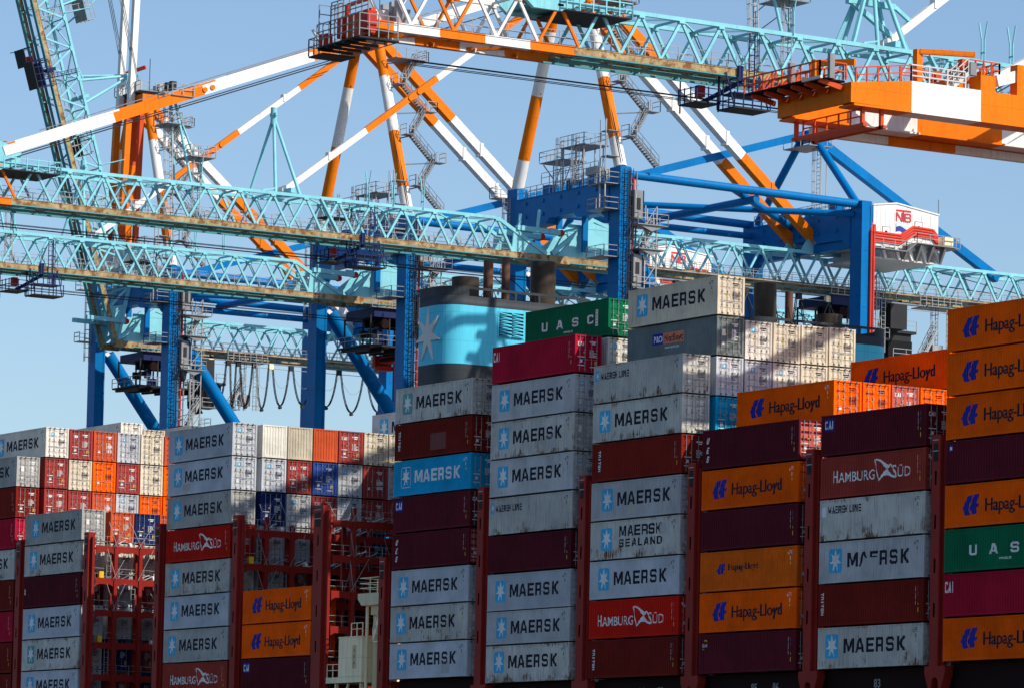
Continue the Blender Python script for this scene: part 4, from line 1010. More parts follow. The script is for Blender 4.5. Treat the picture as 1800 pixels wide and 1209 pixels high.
def leg_fit(mb):                                         # ladder, cable chain and red conduit on the right-hand waterside leg
    x = 10; y = 62
    mb.ladder((x + 1.25, y + .05, -10), (x + 1.25, y + .05, 53.6), 'dark', w=.7, side=(0, 1, 0), cage=True, out=(1, 0, 0))
    for dy in (1.0, 1.7): mb.bar((x + .5, y + dy, -10), (x + .5, y + dy, 53.5), .09, .09, 'grey')
    for k in range(52): mb.bar((x + .5, y + .8, -9 + k * 1.2), (x + .5, y + 1.9, -9 + k * 1.2), .1, .12, 'grey')
    mb.tube((x + .4, y + 1.35, -10), (x + .4, y + 1.35, 52.8), .16, 'red', 8); mb.bar((x - 1.0, y - .1, 52.9), (x + .5, y + 1.3, 52.9), .15, .25, 'red')
    for z, w in ((49.4, 2.8), (52.0, 2.6), (44.5, 2.0)):
        mb.box(x - 2.4, x + .9, y - 2.4, y - .7, z, z + .1, 'grey'); mb.rail([(x - 2.4, y - .7, z + .1), (x - 2.4, y - 2.4, z + .1), (x + .9, y - 2.4, z + .1), (x + .9, y - .7, z + .1)], 'galvanised', r=.035)
    for xx in (x - .3, x + .7): mb.bar((xx, y - 2.3, 49.4), (xx, y - 2.3, 58.6), .12, .12, 'galvanised')
    for z in (57.4, 54.8): mb.box(x - .6, x + 1, y - 2.2, y - .7, z, z + .07, 'grey')
def left_fit(mb):
    x = -10; y = 62
    for z in (53.0, 46.5):
        mb.box(x - 2.4, x - .9, y - 2.0, y + .8, z, z + .1, 'grey'); mb.rail([(x - .9, y - 2.0, z + .1), (x - 2.4, y - 2.0, z + .1), (x - 2.4, y + .8, z + .1)], 'galvanised', r=.035)
        mb.prism([(x - 1, y - .1, z), (x - 2.2, y - .1, z), (x - 1, y - .1, z - .9)], (0, .1, 0), 'grey')
    mb.ladder((x - .2, y - .9, 44), (x - .2, y - .9, 53), 'galvanised', cage=True)
def portal_beam(y):
    def f(mb):
        d = .75
        mb.prism([(-9, y - d, 52.6), (9, y - d, 52.6), (9, y - d, 48.4), (7.6, y - d, 49.4), (3.0, y - d, 49.5), (2.4, y - d, 50.0), (-2.4, y - d, 50.0), (-3.0, y - d, 49.5), (-7.6, y - d, 49.4), (-9, y - d, 48.4)], (0, 2 * d, 0), 'blue')
        mb.box(-8.8, 8.8, y - d - .03, y - d, 52.45, 52.62, 'blue')
        for i in range(5):
            for z in (52.0, 50.6): mb.tube((-7 + 3.4 * i, y - d - .12, z), (-7 + 3.4 * i, y - d, z), .22, 'blue', 10)
        for x in (-4, 0.6, 5): mb.box(x, x + 1.2, y - .6, y + .6, 52.6, 53.6, 'blue')
        mb.rail([(-8.8, y - .7, 52.65), (8.8, y - .7, 52.65)], 'galvanised', step=1.3, r=.03); mb.rail([(-8.8, y + .7, 52.65), (8.8, y + .7, 52.65)], 'galvanised', step=1.3, r=.03)
    return f
def side_frame(mb):
    for s in (-1, 1):
        x = s * 10
        mb.tube((x, 61.4, 53.3), (x, 93.4, 53.0), .45, 'blue', 16); 
        if s < 0: mb.tube((x - s * .4, 62.6, 51.7), (x - s * .4, 92, 51.7), .36, 'blue', 14)
        mb.tube((x, 63.6, 45.0), (x, 93, 7.2), .82, 'blue', 20); mb.bar((x, 62.9, 45.2), (x, 63.8, 44.6), 1.3, .5, 'white')
        mb.bar((x, 62, 1), (x, 92.5, 1), 1.4, 2.0, 'blue')
    mb.tube((10, 76, 53.1), (-2, 91.9, 51.9), .4, 'blue', 14); mb.tube((-10, 63, 53.0), (9.5, 91.9, 52.0), .34, 'blue', 14); mb.tube((-10, 79, 52.3), (10, 79, 52.3), .42, 'blue', 14)
def aframe_leg(s):
    def f(mb):
        banded(mb, (s * 2.4, 62, 74.6), (s * 10, 62, 53.9), .58, [(0, .22, O_), (.22, .535, W_H), (.535, .85, O_), (.85, 1, W_H)], True, 18, r2=.66)
        for t in (.215, .53, .845): 
            p = Vector((s * 2.4, 62, 74.6)).lerp(Vector((s * 10, 62, 53.9)), t); mb.bar(p - Vector((.75, 0, 0)), p + Vector((.75, 0, 0)), .12, .12, O_)
        if s > 0:
          for k in (-.12, .12): mb.tube((s * 2.4 + .62, 61.7 + k, 73), (s * 10 + .68, 61.7 + k, 54.4), .04, 'dark', 5, cap=False)
    return f
def apex(mb):
    mb.box(-2.9, 2.9, 61.1, 62.9, 73.9, 76.2, 'red_orange'); mb.box(-3.6, -1.4, 60.6, 63.2, 74.4, 75.9, O_); mb.box(1.4, 3.6, 60.6, 63.2, 74.4, 75.9, O_)
    mb.box(-3.4, 3.8, 60.2, 64.4, 76.25, 76.35, 'grey'); mb.rail([(-3.4, 60.2, 76.4), (3.8, 60.2, 76.4), (3.8, 64.4, 76.4), (-3.4, 64.4, 76.4), (-3.4, 60.2, 76.4)], 'galvanised', r=.035, step=1.2)
    mb.tube((-2.2, 60.6, 76.3), (-2.2, 60.6, 79), .35, 'red', 10); mb.bar((-2.2, 60.6, 79), (.6, 62.4, 79.8), .35, .4, 'red'); mb.tube((2.6, 62, 76.3), (2.6, 62, 80.5), .05, 'dark', 6)
    for y in (60.4, 63.6): mb.box(.4, 2.2, y, y + .8, 76.4, 77.6, 'galvanised')
    for k in range(4): mb.bar((-3 + k * 2, 60.2, 76.2), (-3 + k * 2, 64.4, 76.2), .12, .2, 'grey')
    mb.box(2.4, 5.6, 62.6, 66.5, 72.2, 72.28, 'grey'); mb.rail([(2.4, 66.5, 72.3), (5.6, 66.5, 72.3), (5.6, 62.6, 72.3)], 'galvanised', r=.035)
def apex_stairs(mb):
    z = 54.2; fl = 0
    while z < 71:
        xl = 10 - 7.6 * (z - 53.9) / 20.7 + 1.1; xh = 10 - 7.6 * (z + 3 - 53.9) / 20.7 + 1.1
        a, b = (65.8, 63.5) if fl % 2 == 0 else (63.5, 65.8)
        mb.stair((xl, a, z), (xh, b, z + 3.0), 'grey', side=(1, 0, 0), w=.75)
        yy = b; mb.box(xh - .6, xh + .8, min(yy, yy + (1.2 if yy > 65 else -1.0)), max(yy, yy + (1.2 if yy > 65 else -1.0)), z + 2.95, z + 3.03, 'grey')
        e = yy + (1.2 if yy > 65 else -1.0); mb.rail([(xh + .8, yy, z + 3.03), (xh + .8, e, z + 3.03), (xh - .6, e, z + 3.03)], 'galvanised', r=.035)
        mb.bar((xh - 1.3, 62.3, z + 2.6), (xh, b, z + 2.95), .1, .12, 'grey')
        z += 3.0; fl += 1
def backstay(s, alt=False):
    def f(mb):
        banded(mb, (s * 1.9, 62.6, 74.6), (s * 1.9, 92.3, 50.0), .95, [(0, .06, O_), (.06, .40, W_H), (.40, .76, O_), (.76, 1, W_H)] if alt else [(0, .32, O_), (.32, .67, W_H), (.67, 1, O_)], h=1.0)
        for t in (.45, .6, .8):
            p = Vector((s * 1.9, 62.6, 74.6)).lerp(Vector((s * 1.9, 92.3, 50.0)), t); mb.box(p.x - .55, p.x + .55, p.y - .2, p.y + .2, p.z - .75, p.z + .75, W_H if (t < .67 and not alt) or (alt and t > .76) else O_)
        mb.tube((s * 1.9 - .7, 92.3, 50), (s * 1.9 + .7, 92.3, 50), .5, 'teal', 12)
    return f
def forestay_outer(s):
    def f(mb):
        a, b = (s * 1.9, 61.2, 74.9), (s * 1.9, -3.4, 49.8)
        banded(mb, a, b, .5, [(0, .12, O_), (.12, .30, W_H), (.30, .48, O_), (.48, .67, W_H), (.67, .82, O_), (.82, 1, W_H)], h=.95)
        A = Vector(a); B = Vector(b)
        for t in (.655, .668): p = A.lerp(B, t); mb.tube(p - Vector((.36, 0, 0)), p + Vector((.36, 0, 0)), .26, O_, 12)
        for k in (0, .35): mb.tube(A + Vector((k, 0, -1.4)), B + Vector((k, 0, -.9)), .05, 'dark', 5, cap=False)
        mb.tube(A + Vector((.2, 0, .8)), A.lerp(B, .6) + Vector((.2, 0, .8)), .05, 'grey', 5, cap=False)
    return f
def forestay_inner(mb):
    a, b = (0, 61.2, 74.4), (0, 28.4, 49.4)
    banded(mb, a, b, .55, [(0, .24, O_), (.24, .47, W_H), (.47, .72, O_), (.72, 1, W_H)], h=.62)
    A = Vector(a); B = Vector(b)
    for t in (.535, .565): p = A.lerp(B, t); mb.tube(p - Vector((.4, 0, 0)), p + Vector((.4, 0, 0)), .30, O_, 12)
    mb.tube(B - Vector((.5, 0, 0)), B + Vector((.5, 0, 0)), .5, 'white', 12)
    for t in (.3, .85): p = A.lerp(B, t); mb.box(-.35, .35, p.y - .12, p.y + .12, p.z - .2, p.z + .6, 'white')
def rear_frame(mb):
    ap = Vector((0, 92.5, 61.6))
    for s in (-1, 1): mb.tube((s * 9.2, 92.5, 53.2), ap + Vector((s * .9, 0, 0)), .42, 'blue', 14)
    mb.bar(ap + Vector((0, .3, .2)), (0, 118.5, 48.4), .9, .95, 'blue'); mb.bar(ap + Vector((0, -.3, .1)), (0, 63, 52.8), .7, .8, 'blue')
    mb.box(-1.5, 1.5, 91.9, 93.1, 61, 62.1, 'blue'); mb.box(-2.4, 2.4, 91, 94, 60.2, 60.3, 'grey'); mb.rail([(-2.4, 91, 60.3), (2.4, 91, 60.3), (2.4, 94, 60.3)], 'galvanised', r=.035)
    mb.ladder((.6, 93.6, 52.6), (.6, 93.6, 63.0), 'galvanised', cage=True, w=.6)
    for x in (.2, 1.2): mb.bar((x, 94.2, 52.6), (x, 94.2, 62), .08, .08, 'galvanised')
def house(mb):
    w = 'white'; x1 = 9.6; x0 = 0.2; ya, yb = 94.4, 103.0
    mb.prism([(x0, ya, 48.9), (x0, yb, 48.9), (x0, yb, 52.9), (x0, ya + 3.0, 53.6), (x0, ya, 53.2)], (x1 - x0, 0, 0), w)
    for i in range(14): y = ya + .35 + i * .6; mb.box(x1, x1 + .035, y, y + .07, 48.95, 52.75, w)
    mb.bar((x1 + .03, ya - .1, 53.25), (x1 + .03, ya + 3, 53.68), .14, .14, w); mb.bar((x1 + .03, ya + 3, 53.68), (x1 + .03, yb + .1, 52.95), .14, .14, w)
def house_fit(mb):
    x1 = 9.6; w = 'white'
    for i in range(5): y = 95.5 + i * 1.8; mb.prism([(x1 - .3, y, 48.9), (x1 - .3, y + .5, 47.7), (x1 - .3, y + .8, 47.7), (x1 - .3, y + .5, 48.9)], (.25, 0, 0), w); mb.box(.6, x1 - .4, y + .2, y + .6, 47.8, 48.9, w)
    mb.box(.4, x1 - .3, 94.6, 102.8, 47.6, 47.78, 'silver')
    f1 = [(x1 + .6, 93.4, 48.55), (x1 + .6, 98.0, 48.45), (x1 + .6, 99.4, 49.5), (x1 + .6, 104.6, 49.4)]
    for a, b in zip(f1, f1[1:]): mb.bar(a, b, 1.1, .1, 'grey')
    mb.rail([(p[0] + .5, p[1], p[2]) for p in f1], 'galvanised', r=.03)
    for i in range(4): y = 98.4 + i * 1.6; mb.prism([(x1 + .02, y, 49.3), (x1 + 1.0, y, 49.3), (x1 + .02, y, 47.6)], (0, .25, 0), 'grey')
    mb.box(x1 - 1.5, x1 + 1.0, 103.1, 105.2, 49.3, 49.4, 'grey'); mb.rail([(x1 + 1, 103.1, 49.4), (x1 + 1, 105.2, 49.4), (x1 - 1.5, 105.2, 49.4)], 'galvanised', r=.035)
    mb.box(x1 - .8, x1 + .6, 103.4, 104.6, 49.5, 50.6, 'cream'); mb.tube((x1, 103, 52.9), (x1, 103, 54.6), .05, 'grey', 6)
def house_pipes(mb):
    x1 = 9.6; m = 'pipe_red'
    for k in range(4):
        z = -.29 * k; x = x1 + .12
        mb.path([(x, 93.8, 50.3 + z), (x, 97.9, 50.25 + z), (x, 99.6, 51.3 + z), (x, 102.2, 51.2 + z), (x, 102.75, 50.7 + z), (x, 102.8, 49.2)], .155, m, 8)
    for y in (93.0, 93.35): 
        mb.path([(11.15, y, -6), (11.15, y, 50.0), (10.9, y + .25, 50.8), (10.2, y + .8, 51.1 - (y - 93) * 2), (9.75, y + 1.2, 50.3)], .15, m, 8)
def house_door(mb):
    mb.box(9.6, 9.645, 0, .95, 0, 2.0, 'white'); mb.box(9.645, 9.655, .3, .62, .75, 1.6, 'black'); mb.box(9.6, 9.66, -.05, 0, 0, 2.05, 'grey'); mb.box(9.6, 9.66, .95, 1.0, 0, 2.05, 'grey'); mb.box(9.6, 9.66, -.05, 1.0, 2.0, 2.06, 'grey')
def house_logo(mb):
    fn = lambda u, v: (9.66, u, v); y0 = 97.35
    nt = tess([[(0,0),(0,1),(.16,1),(.84,.3),(.84,1),(1,1),(1,0),(.84,0),(.16,.72),(.16,0)]])
    def pl(t, a, b, c, d): return [tuple((a + u * (b - a), c + v * (d - c)) for u, v in q) for q in t]
    bb = tess([[(0,0),(0,1),(.85,1),(1,.85),(1,.6),(.9,.52),(1,.42),(1,.14),(.85,0)], [(.2,.6),(.2,.84),(.8,.84),(.8,.6)], [(.2,.16),(.2,.43),(.8,.43),(.8,.16)]])
    k = MB(); mb.tris(pl(nt, y0, y0 + .85, 51.75, 52.75) + pl(bb, y0 + 1.12, y0 + 2.0, 51.75, 52.7) + rect(y0, y0 + 2.0, 52.85, 53.02) + rect(y0 + .92, y0 + 1.06, 51.75, 52.84), 'ntb_red', fn)
    def wave(z, h, m):
        pts = [(y0 + 2.0 * i / 12, z + .16 * math.sin(math.pi * 2 * i / 12) - .05 * i / 12) for i in range(13)]
        mb.tris(tess([pts + [(p[0], p[1] - h) for p in pts[::-1]]]), m, fn)
    wave(51.1, .5, 'ntb_blue'); wave(51.55, .42, 'ntb_pale')
def elevator(mb):
    x = 10.6
    for z in (48.6, 42.0): mb.box(x - .5, x + .9, 62.72, 63.95, z, z + 2.9, 'grey'); mb.box(x + .9, x + .93, 63.05, 63.55, z + .9, z + 2.1, 'dark'); mb.box(x + .93, x + .945, 62.95, 63.0, z + .1, z + 2.5, 'silver'); mb.box(x - .3, x + .6, 62.69, 62.72, z + 1.2, z + 2.2, 'dark'); mb.box(x + .9, x + .95, 62.72, 62.8, z, z + 2.9, 'dark'); mb.box(x + .9, x + .95, 63.87, 63.95, z, z + 2.9, 'dark')
    for a in (-.8, 1.0):
        for b in (64.1, 65.5): mb.bar((x + a, b, 0), (x + a, b, 50), .12, .12, 'galvanised')
    for z in range(0, 50, 2):
        mb.bar((x + 1, 64.1, z), (x + 1, 65.5, z + 2), .08, .08, 'galvanised'); mb.bar((x - .8, 64.1, z), (x + 1, 64.1, z), .08, .08, 'galvanised'); mb.bar((x + 1, 64.1, z), (x + 1, 65.5, z), .08, .08, 'galvanised')
    for z, (a, b) in ((47.9, (62.7, 66.4)), (41.3, (62.7, 65.8)), (34.4, (62.7, 66.6)), (45.4, (62.9, 66.2))):
        mb.box(x - 1.4, x + 1.8, a, b, z, z + .1, 'grey'); mb.rail([(x - 1.4, a, z + .1), (x + 1.8, a, z + .1), (x + 1.8, b, z + .1), (x - 1.4, b, z + .1)], 'galvanised', r=.035); mb.prism([(x + 1.6, a + .2, z), (x + 1.6, b - .2, z), (x + 1.6, (a + b) / 2, z - .6)], (-.1, 0, 0), 'grey')
    mb.stair((x, 64.2, 45.5), (x, 65.6, 47.9), 'galvanised'); mb.stair((x, 64.2, 34.5), (x, 65.8, 37.6), 'galvanised')
    mb.prism([(x - .4, 62.75, 41.9), (x - .4, 63.9, 41.9), (x - .4, 63.5, 40.0)], (1.2, 0, 0), 'grey')
def service_tower(mb):
    x0, x1 = -3.6, 4.2; y0, y1 = 61.2, 63.6; g = 'galvanised'
    for x in (-1.6, .2, 2.6, 4.2):
        for y in (y0, y1): mb.bar((x, y, 52.6), (x, y, 57.2 if x > 0 else 55.9), .11, .11, g)
    mb.box(-3.8, .6, y0 - .4, y1 + .3, 55.8, 55.88, 'grey'); mb.rail([(-3.8, y0 - .4, 55.9), (.6, y0 - .4, 55.9)], g, r=.035); mb.rail([(-3.8, y0 - .4, 55.9), (-3.8, y1, 55.9), (.6, y1, 55.9)], g, r=.035)
    mb.box(.2, 4.8, y0 - .4, y1 + .3, 56.9, 56.98, 'grey'); mb.rail([(.2, y0 - .4, 57), (4.8, y0 - .4, 57), (4.8, y1, 57), (.2, y1, 57)], g, r=.035)
    for z in (53.6, 54.6): mb.bar((-1.6, y0, z), (4.2, y0, z), .07, .07, g); mb.bar((-1.6, y1, z), (4.2, y1, z), .07, .07, g)
    mb.bar((-3.6, y0, 55.7), (-1.6, y0, 54), .09, .09, g)
    for x in (.4, 3.4): mb.ladder((x, y0 - .2, 52.7), (x, y0 - .2, 58), g, cage=True)
    for k in range(3): mb.bar((-1.6 + 1.9 * k, y0, 53), (.3 + 1.9 * k, y0, 55.8), .07, .07, g)
    mb.rail([(-3, y0 - .6, 53.6), (8, y0 - .6, 53.6)], g, r=.03, h=1.0); mb.box(4.6, 6.4, y0, y1, 53.6, 54.4, 'galvanised')
def trolley(mb):
    y = 65; d = 'dark'
    mb.box(-3.0, 3.2, y - 3.2, y + 3.6, 43.2, 44.2, 'navy'); mb.box(-3.4, 3.4, y - 4, y + 4.4, 39.9, 40.1, d); mb.rail([(3.3, y - 4, 40.1), (3.3, y + 4.4, 40.1)], 'grey', r=.04); mb.rail([(-3.4, y - 4, 40.1), (3.3, y - 4, 40.1)], 'grey', r=.04)
    for k in range(5): mb.bar((-3, y - 3.6 + 1.8 * k, 39.85), (3, y - 3.6 + 1.8 * k, 39.6), .3, .5, d)
    for a in (-2.9, 3.0):
        for b in (-3.4, -1, 1.4, 3.8): mb.bar((a, y + b, 40), (a, y + b, 43.4), .16, .16, d)
    rd = random.Random(5)
    for k in range(12): a = rd.uniform(-2.6, 2.2); b = rd.uniform(-3, 3); z = rd.choice((40.1, 41.4)); mb.box(a, a + rd.uniform(.4, 1), y + b, y + b + rd.uniform(.4, 1.1), z, z + rd.uniform(.5, 1.3), rd.choice((d, 'navy', 'grey', 'deck_dark')))
    for b in (-1.6, 1.2): mb.tube((2.4, y + b, 42.5), (3.1, y + b, 42.5), .55, 'deck_dark', 14)
    mb.ladder((3.4, y + 2.2, 40), (3.4, y + 2.2, 46.5), 'galvanised', side=(0, 1, 0), cage=True, out=(1, 0, 0)); mb.ladder((3.5, y + 3.4, 38.5), (3.5, y + 3.4, 44.5), 'galvanised', side=(0, 1, 0))
    mb.box(1.6, 3.5, y + 4.4, y + 6.6, 41.2, 43.9, 'dark'); mb.box(3.1, 3.6, y - 3.6, y + 5, 44.2, 44.3, 'grey'); mb.rail([(3.6, y - 3.6, 44.3), (3.6, y + 5, 44.3)], 'galvanised', r=.035, step=.9)
    for x in (-1, 1): mb.box(x - .2, x + .2, y - 2, y + 3, 42.4, 43.2, 'black')
def cab(mb):
    y = 0; d = 'black'
    mb.box(-1.6, 1.6, -1.4, 1.6, 38.2, 41.0, 'dark'); mb.box(-1.5, 1.65, -1.5, 1.7, 38.5, 40.2, d); mb.prism([(-1.5, -1.4, 38.2), (1.5, -1.4, 38.2), (1.2, -.7, 37.4), (-1.2, -.7, 37.4)], (0, .1, 0), d)
    mb.box(-1.9, 1.9, -1.9, 2.1, 41.0, 41.3, 'dark'); mb.rail([(1.9, -1.9, 41.3), (1.9, 2.1, 41.3)], 'galvanised', r=.035)
    mb.box(1.65, 2.7, -1.6, 3.6, 38.0, 38.1, 'grey'); mb.rail([(2.7, -1.6, 38.1), (2.7, 3.6, 38.1), (1.65, 3.6, 38.1)], 'galvanised', r=.035)
    mb.stair((2.2, 2.4, 38.1), (2.2, 4.4, 41.6), 'galvanised'); mb.box(1.8, 2.6, 3.8, 5.2, 38.6, 40.0, 'galvanised')
    for a in (-1.4, 1.4): mb.bar((a, .2, 41.2), (a, .2, 44.6), .3, .3, 'deck_dark')
    mb.ladder((2.2, 4.6, 38), (2.2, 4.6, 45), 'galvanised', cage=True); mb.box(.2, 3.2, 2.6, 7.2, 44.0, 44.1, 'grey'); mb.rail([(3.2, 1.6, 44.1), (3.2, 7.2, 44.1)], 'galvanised', r=.035, step=.8)
    mb.ladder((3.0, 5.6, 38), (3.0, 5.6, 44), 'galvanised', cage=True, out=(1, 0, 0), side=(0, 1, 0))
def spreader_mesh():
    mb = MB(); r = 'red'
    mb.box(-3, 3, -.6, .6, .3, 1.1, r); mb.box(-3.6, -3, -1.1, 1.1, 0, 1.3, r); mb.box(3, 3.6, -1.1, 1.1, 0, 1.3, r)
    mb.box(-2, 2, -1.1, 1.1, .5, .8, 'deck_dark'); mb.box(.2, 2.0, -.63, -.6, .5, .85, 'silver')
    for x in (-1.8, -.7, .7, 1.8): mb.tube((x, -.3, 1.1), (x, .3, 1.9), .35, 'dark', 10); mb.bar((x, 0, 1.1), (x, 0, 2.8), .12, .12, 'dark')
    for x in (-2.8, 2.8): mb.box(x - .5, x + .5, -.9, .9, -.4, .1, r)
    return mb
def hoist(mb):
    for x in (-1.6, -.9, .9, 1.6): mb.tube((x, 66.5, 10), (x, 66.5, 40), .03, 'dark', 5, cap=False)
GC = 'ship-to-shore gantry cranes on the quay'
def crane(cx, label, raised=None, trolley_y=None, extras=True):
    t = thing('gantry_crane', label, 'crane', (cx, 62, -14), GC); o = Vector((cx, 0, 0))
    BASE[t.name] = Vector((0, 0, 0)); sub = Vector((0, -62, 14))
    def kp(name, key, fn, par=t, loc=sub): 
        c = kpart(name, key, par, fn); c.location = loc; return c
    for s in (-1, 1):
        for y in (62, 92.5): kp('leg', f'leg{s}{y}', leg(s, y))
        kp('mast_leg', f'af{s}', aframe_leg(s)); kp('backstay', f'bs{s}{bool(raised)}', backstay(s, bool(raised)))
    kp('leg_ladder', 'lf', leg_fit); kp('leg_platform', 'lp', left_fit)
    for y in (62, 92.5): kp('portal_beam', f'pb{y}', portal_beam(y))
    kp('side_brace', 'sf', side_frame); kp('mast_head', 'ap', apex); kp('mast_stairs', 'st', apex_stairs)
    kp('rear_mast', 'rf', rear_frame); g = kp('girder', 'gd', girder); kp('walkway', 'gw', girder_walk, g, (0, 0, 0)); kp('festoon_cable', 'fe', festoon, g, (0, 0, 0))
    h = kp('machine_house', 'mh', house); kp('house_frame', 'hf', house_fit, h, (0, 0, 0)); kp('cable_run', 'hp', house_pipes, h, (0, 0, 0)); kp('logo', 'hl', house_logo, h, (0, 0, 0))
    for y, z in ((95.6, 49.0), (99.9, 49.9)): kp('door', 'hd', house_door, h, (0, y, z))
    kp('elevator', 'el', elevator); kp('service_platform', 'sv', service_tower)
    tr = kp('trolley', 'tr', trolley, t, sub + Vector((0, (trolley_y or 65) - 65, 0))); kp('operator_cab', 'cb', cab, t, sub + Vector((0, (trolley_y or 65) + 7, 0)))
    piv = Vector((0, YH, 45.0))
    b = kp('boom', 'bm', boom_main)
    kids = [('walkway', 'bw', boom_walk, (0, 0, 0)), ('stay_bracket', 'bb', boom_bracket, (0, 0, 0)), ('rope_mast', 'bk', boom_mast, (0, 0, 0)), ('tip_platform', 'bt', boom_tip, (0, 0, 0)), ('access_mast', 'ba', boom_access, (0, 0, 0)), ('guide_fork', 'bf', boom_fork, (0, 37.0, 0)), ('guide_fork', 'bf', boom_fork, (0, 39.9, 0)), ('guide_fork', 'bf', boom_fork, (0, 43.4, 0)), ('hoist_rope', 'br', boom_ropes, (0, 0, 0)), ('maintenance_cage', 'mc', walk_cage, (0, {-31.8: 13.0, -232.0: 24.6, -175.3: 21.5}.get(cx, 36.5), 0)), ('guide_fork', 'bf', boom_fork, (0, 18.0, 0))]
    if raised: kids = [k for k in kids if k[0] != 'hoist_rope']
    if cx == -31.8: kids.append(('shadow_gear', 'rg', shadow_gear, (0, 0, 0)))
    for n, k, f, loc in kids: kp(n, k, f, b, loc)
    if raised:
        R = Matrix.Rotation(-math.radians(raised), 4, 'X')
        b.matrix_local = Matrix.Translation(sub + piv) @ R @ Matrix.Translation(-piv)
        for s in (-1, 1): kp('forestay', f'fr{s}', raised_stay(s))
        kp('forestay', 'fr0', raised_inner)
    else:
        for s in (-1, 1): kp('forestay', f'fo{s}', forestay_outer(s))
        kp('forestay', 'fi', forestay_inner)
    return t
def raised_stay(s):
    def f(mb):
        x = s * 1.5; p0 = (x, 61.0, 75.0); k = (x, 60.6, 95); banded(mb, (x, 60.0, 73.5), k, .75, [(0, 1, W_H)], h=.75)
        banded(mb, (x, 59.7, 72.6), (x, 59.2, 58), .75, [(0, .9, O_), (.9, 1, 'red_orange')], h=.75); mb.bar((x, 60.0, 73.6), (x, 59.7, 72.5), .8, .8, 'red_orange')
        mb.bar((x, 59.2, 58), (x, 59, 55), .9, .9, 'white'); mb.tube((x - .6, 59, 54.6), (x + .6, 59, 54.6), .8, 'white', 12)
        for q in (.5, .9, 1.3): mb.tube((x + q - .8, 61.2, 76), (x + q - .8, 56, 97), .05, 'grey', 5, cap=False)
    return f
def raised_inner(mb):
    banded(mb, (.3, 61.2, 74.0), (.3, 60.4, 55), 1.0, [(0, .35, 'red_orange'), (.35, .9, O_), (.9, 1, 'white')], h=.9); banded(mb, (2.6, 61.0, 73.5), (2.6, 60.6, 57), .6, [(0, 1, 'red_orange')], h=.6)
    for z in range(56, 68): mb.bar((.3, 60.0, z), (1.0, 60.0, z + .8), .08, .08, 'red_orange')
crane(-132.3, 'blue gantry crane right of centre, lowered teal boom, white house with red letters', trolley_y=97)
crane(-175.3, 'gantry crane with lowered boom whose orange and white mast stands at centre')
crane(-232.0, 'gantry crane at far left with its teal boom raised steeply', raised=73.2)
crane(-31.8, 'near gantry crane whose teal boom with banded tip crosses the top right', trolley_y=70)
t = thing('spreader', 'red spreader hanging under the centre crane trolley beside a blue leg', 'spreader', (-175.3, 66.8, 38.4)); c = child('spreader_frame', spreader_mesh().mesh('spreader_frame'), t)
mb = MB(); [mb.tube((x, 0, 2.6), (x, 0, 5.0), .04, 'dark', 5) for x in (-1.8, -.7, .7, 1.8)]; child('rope', mb.mesh('rope'), t)
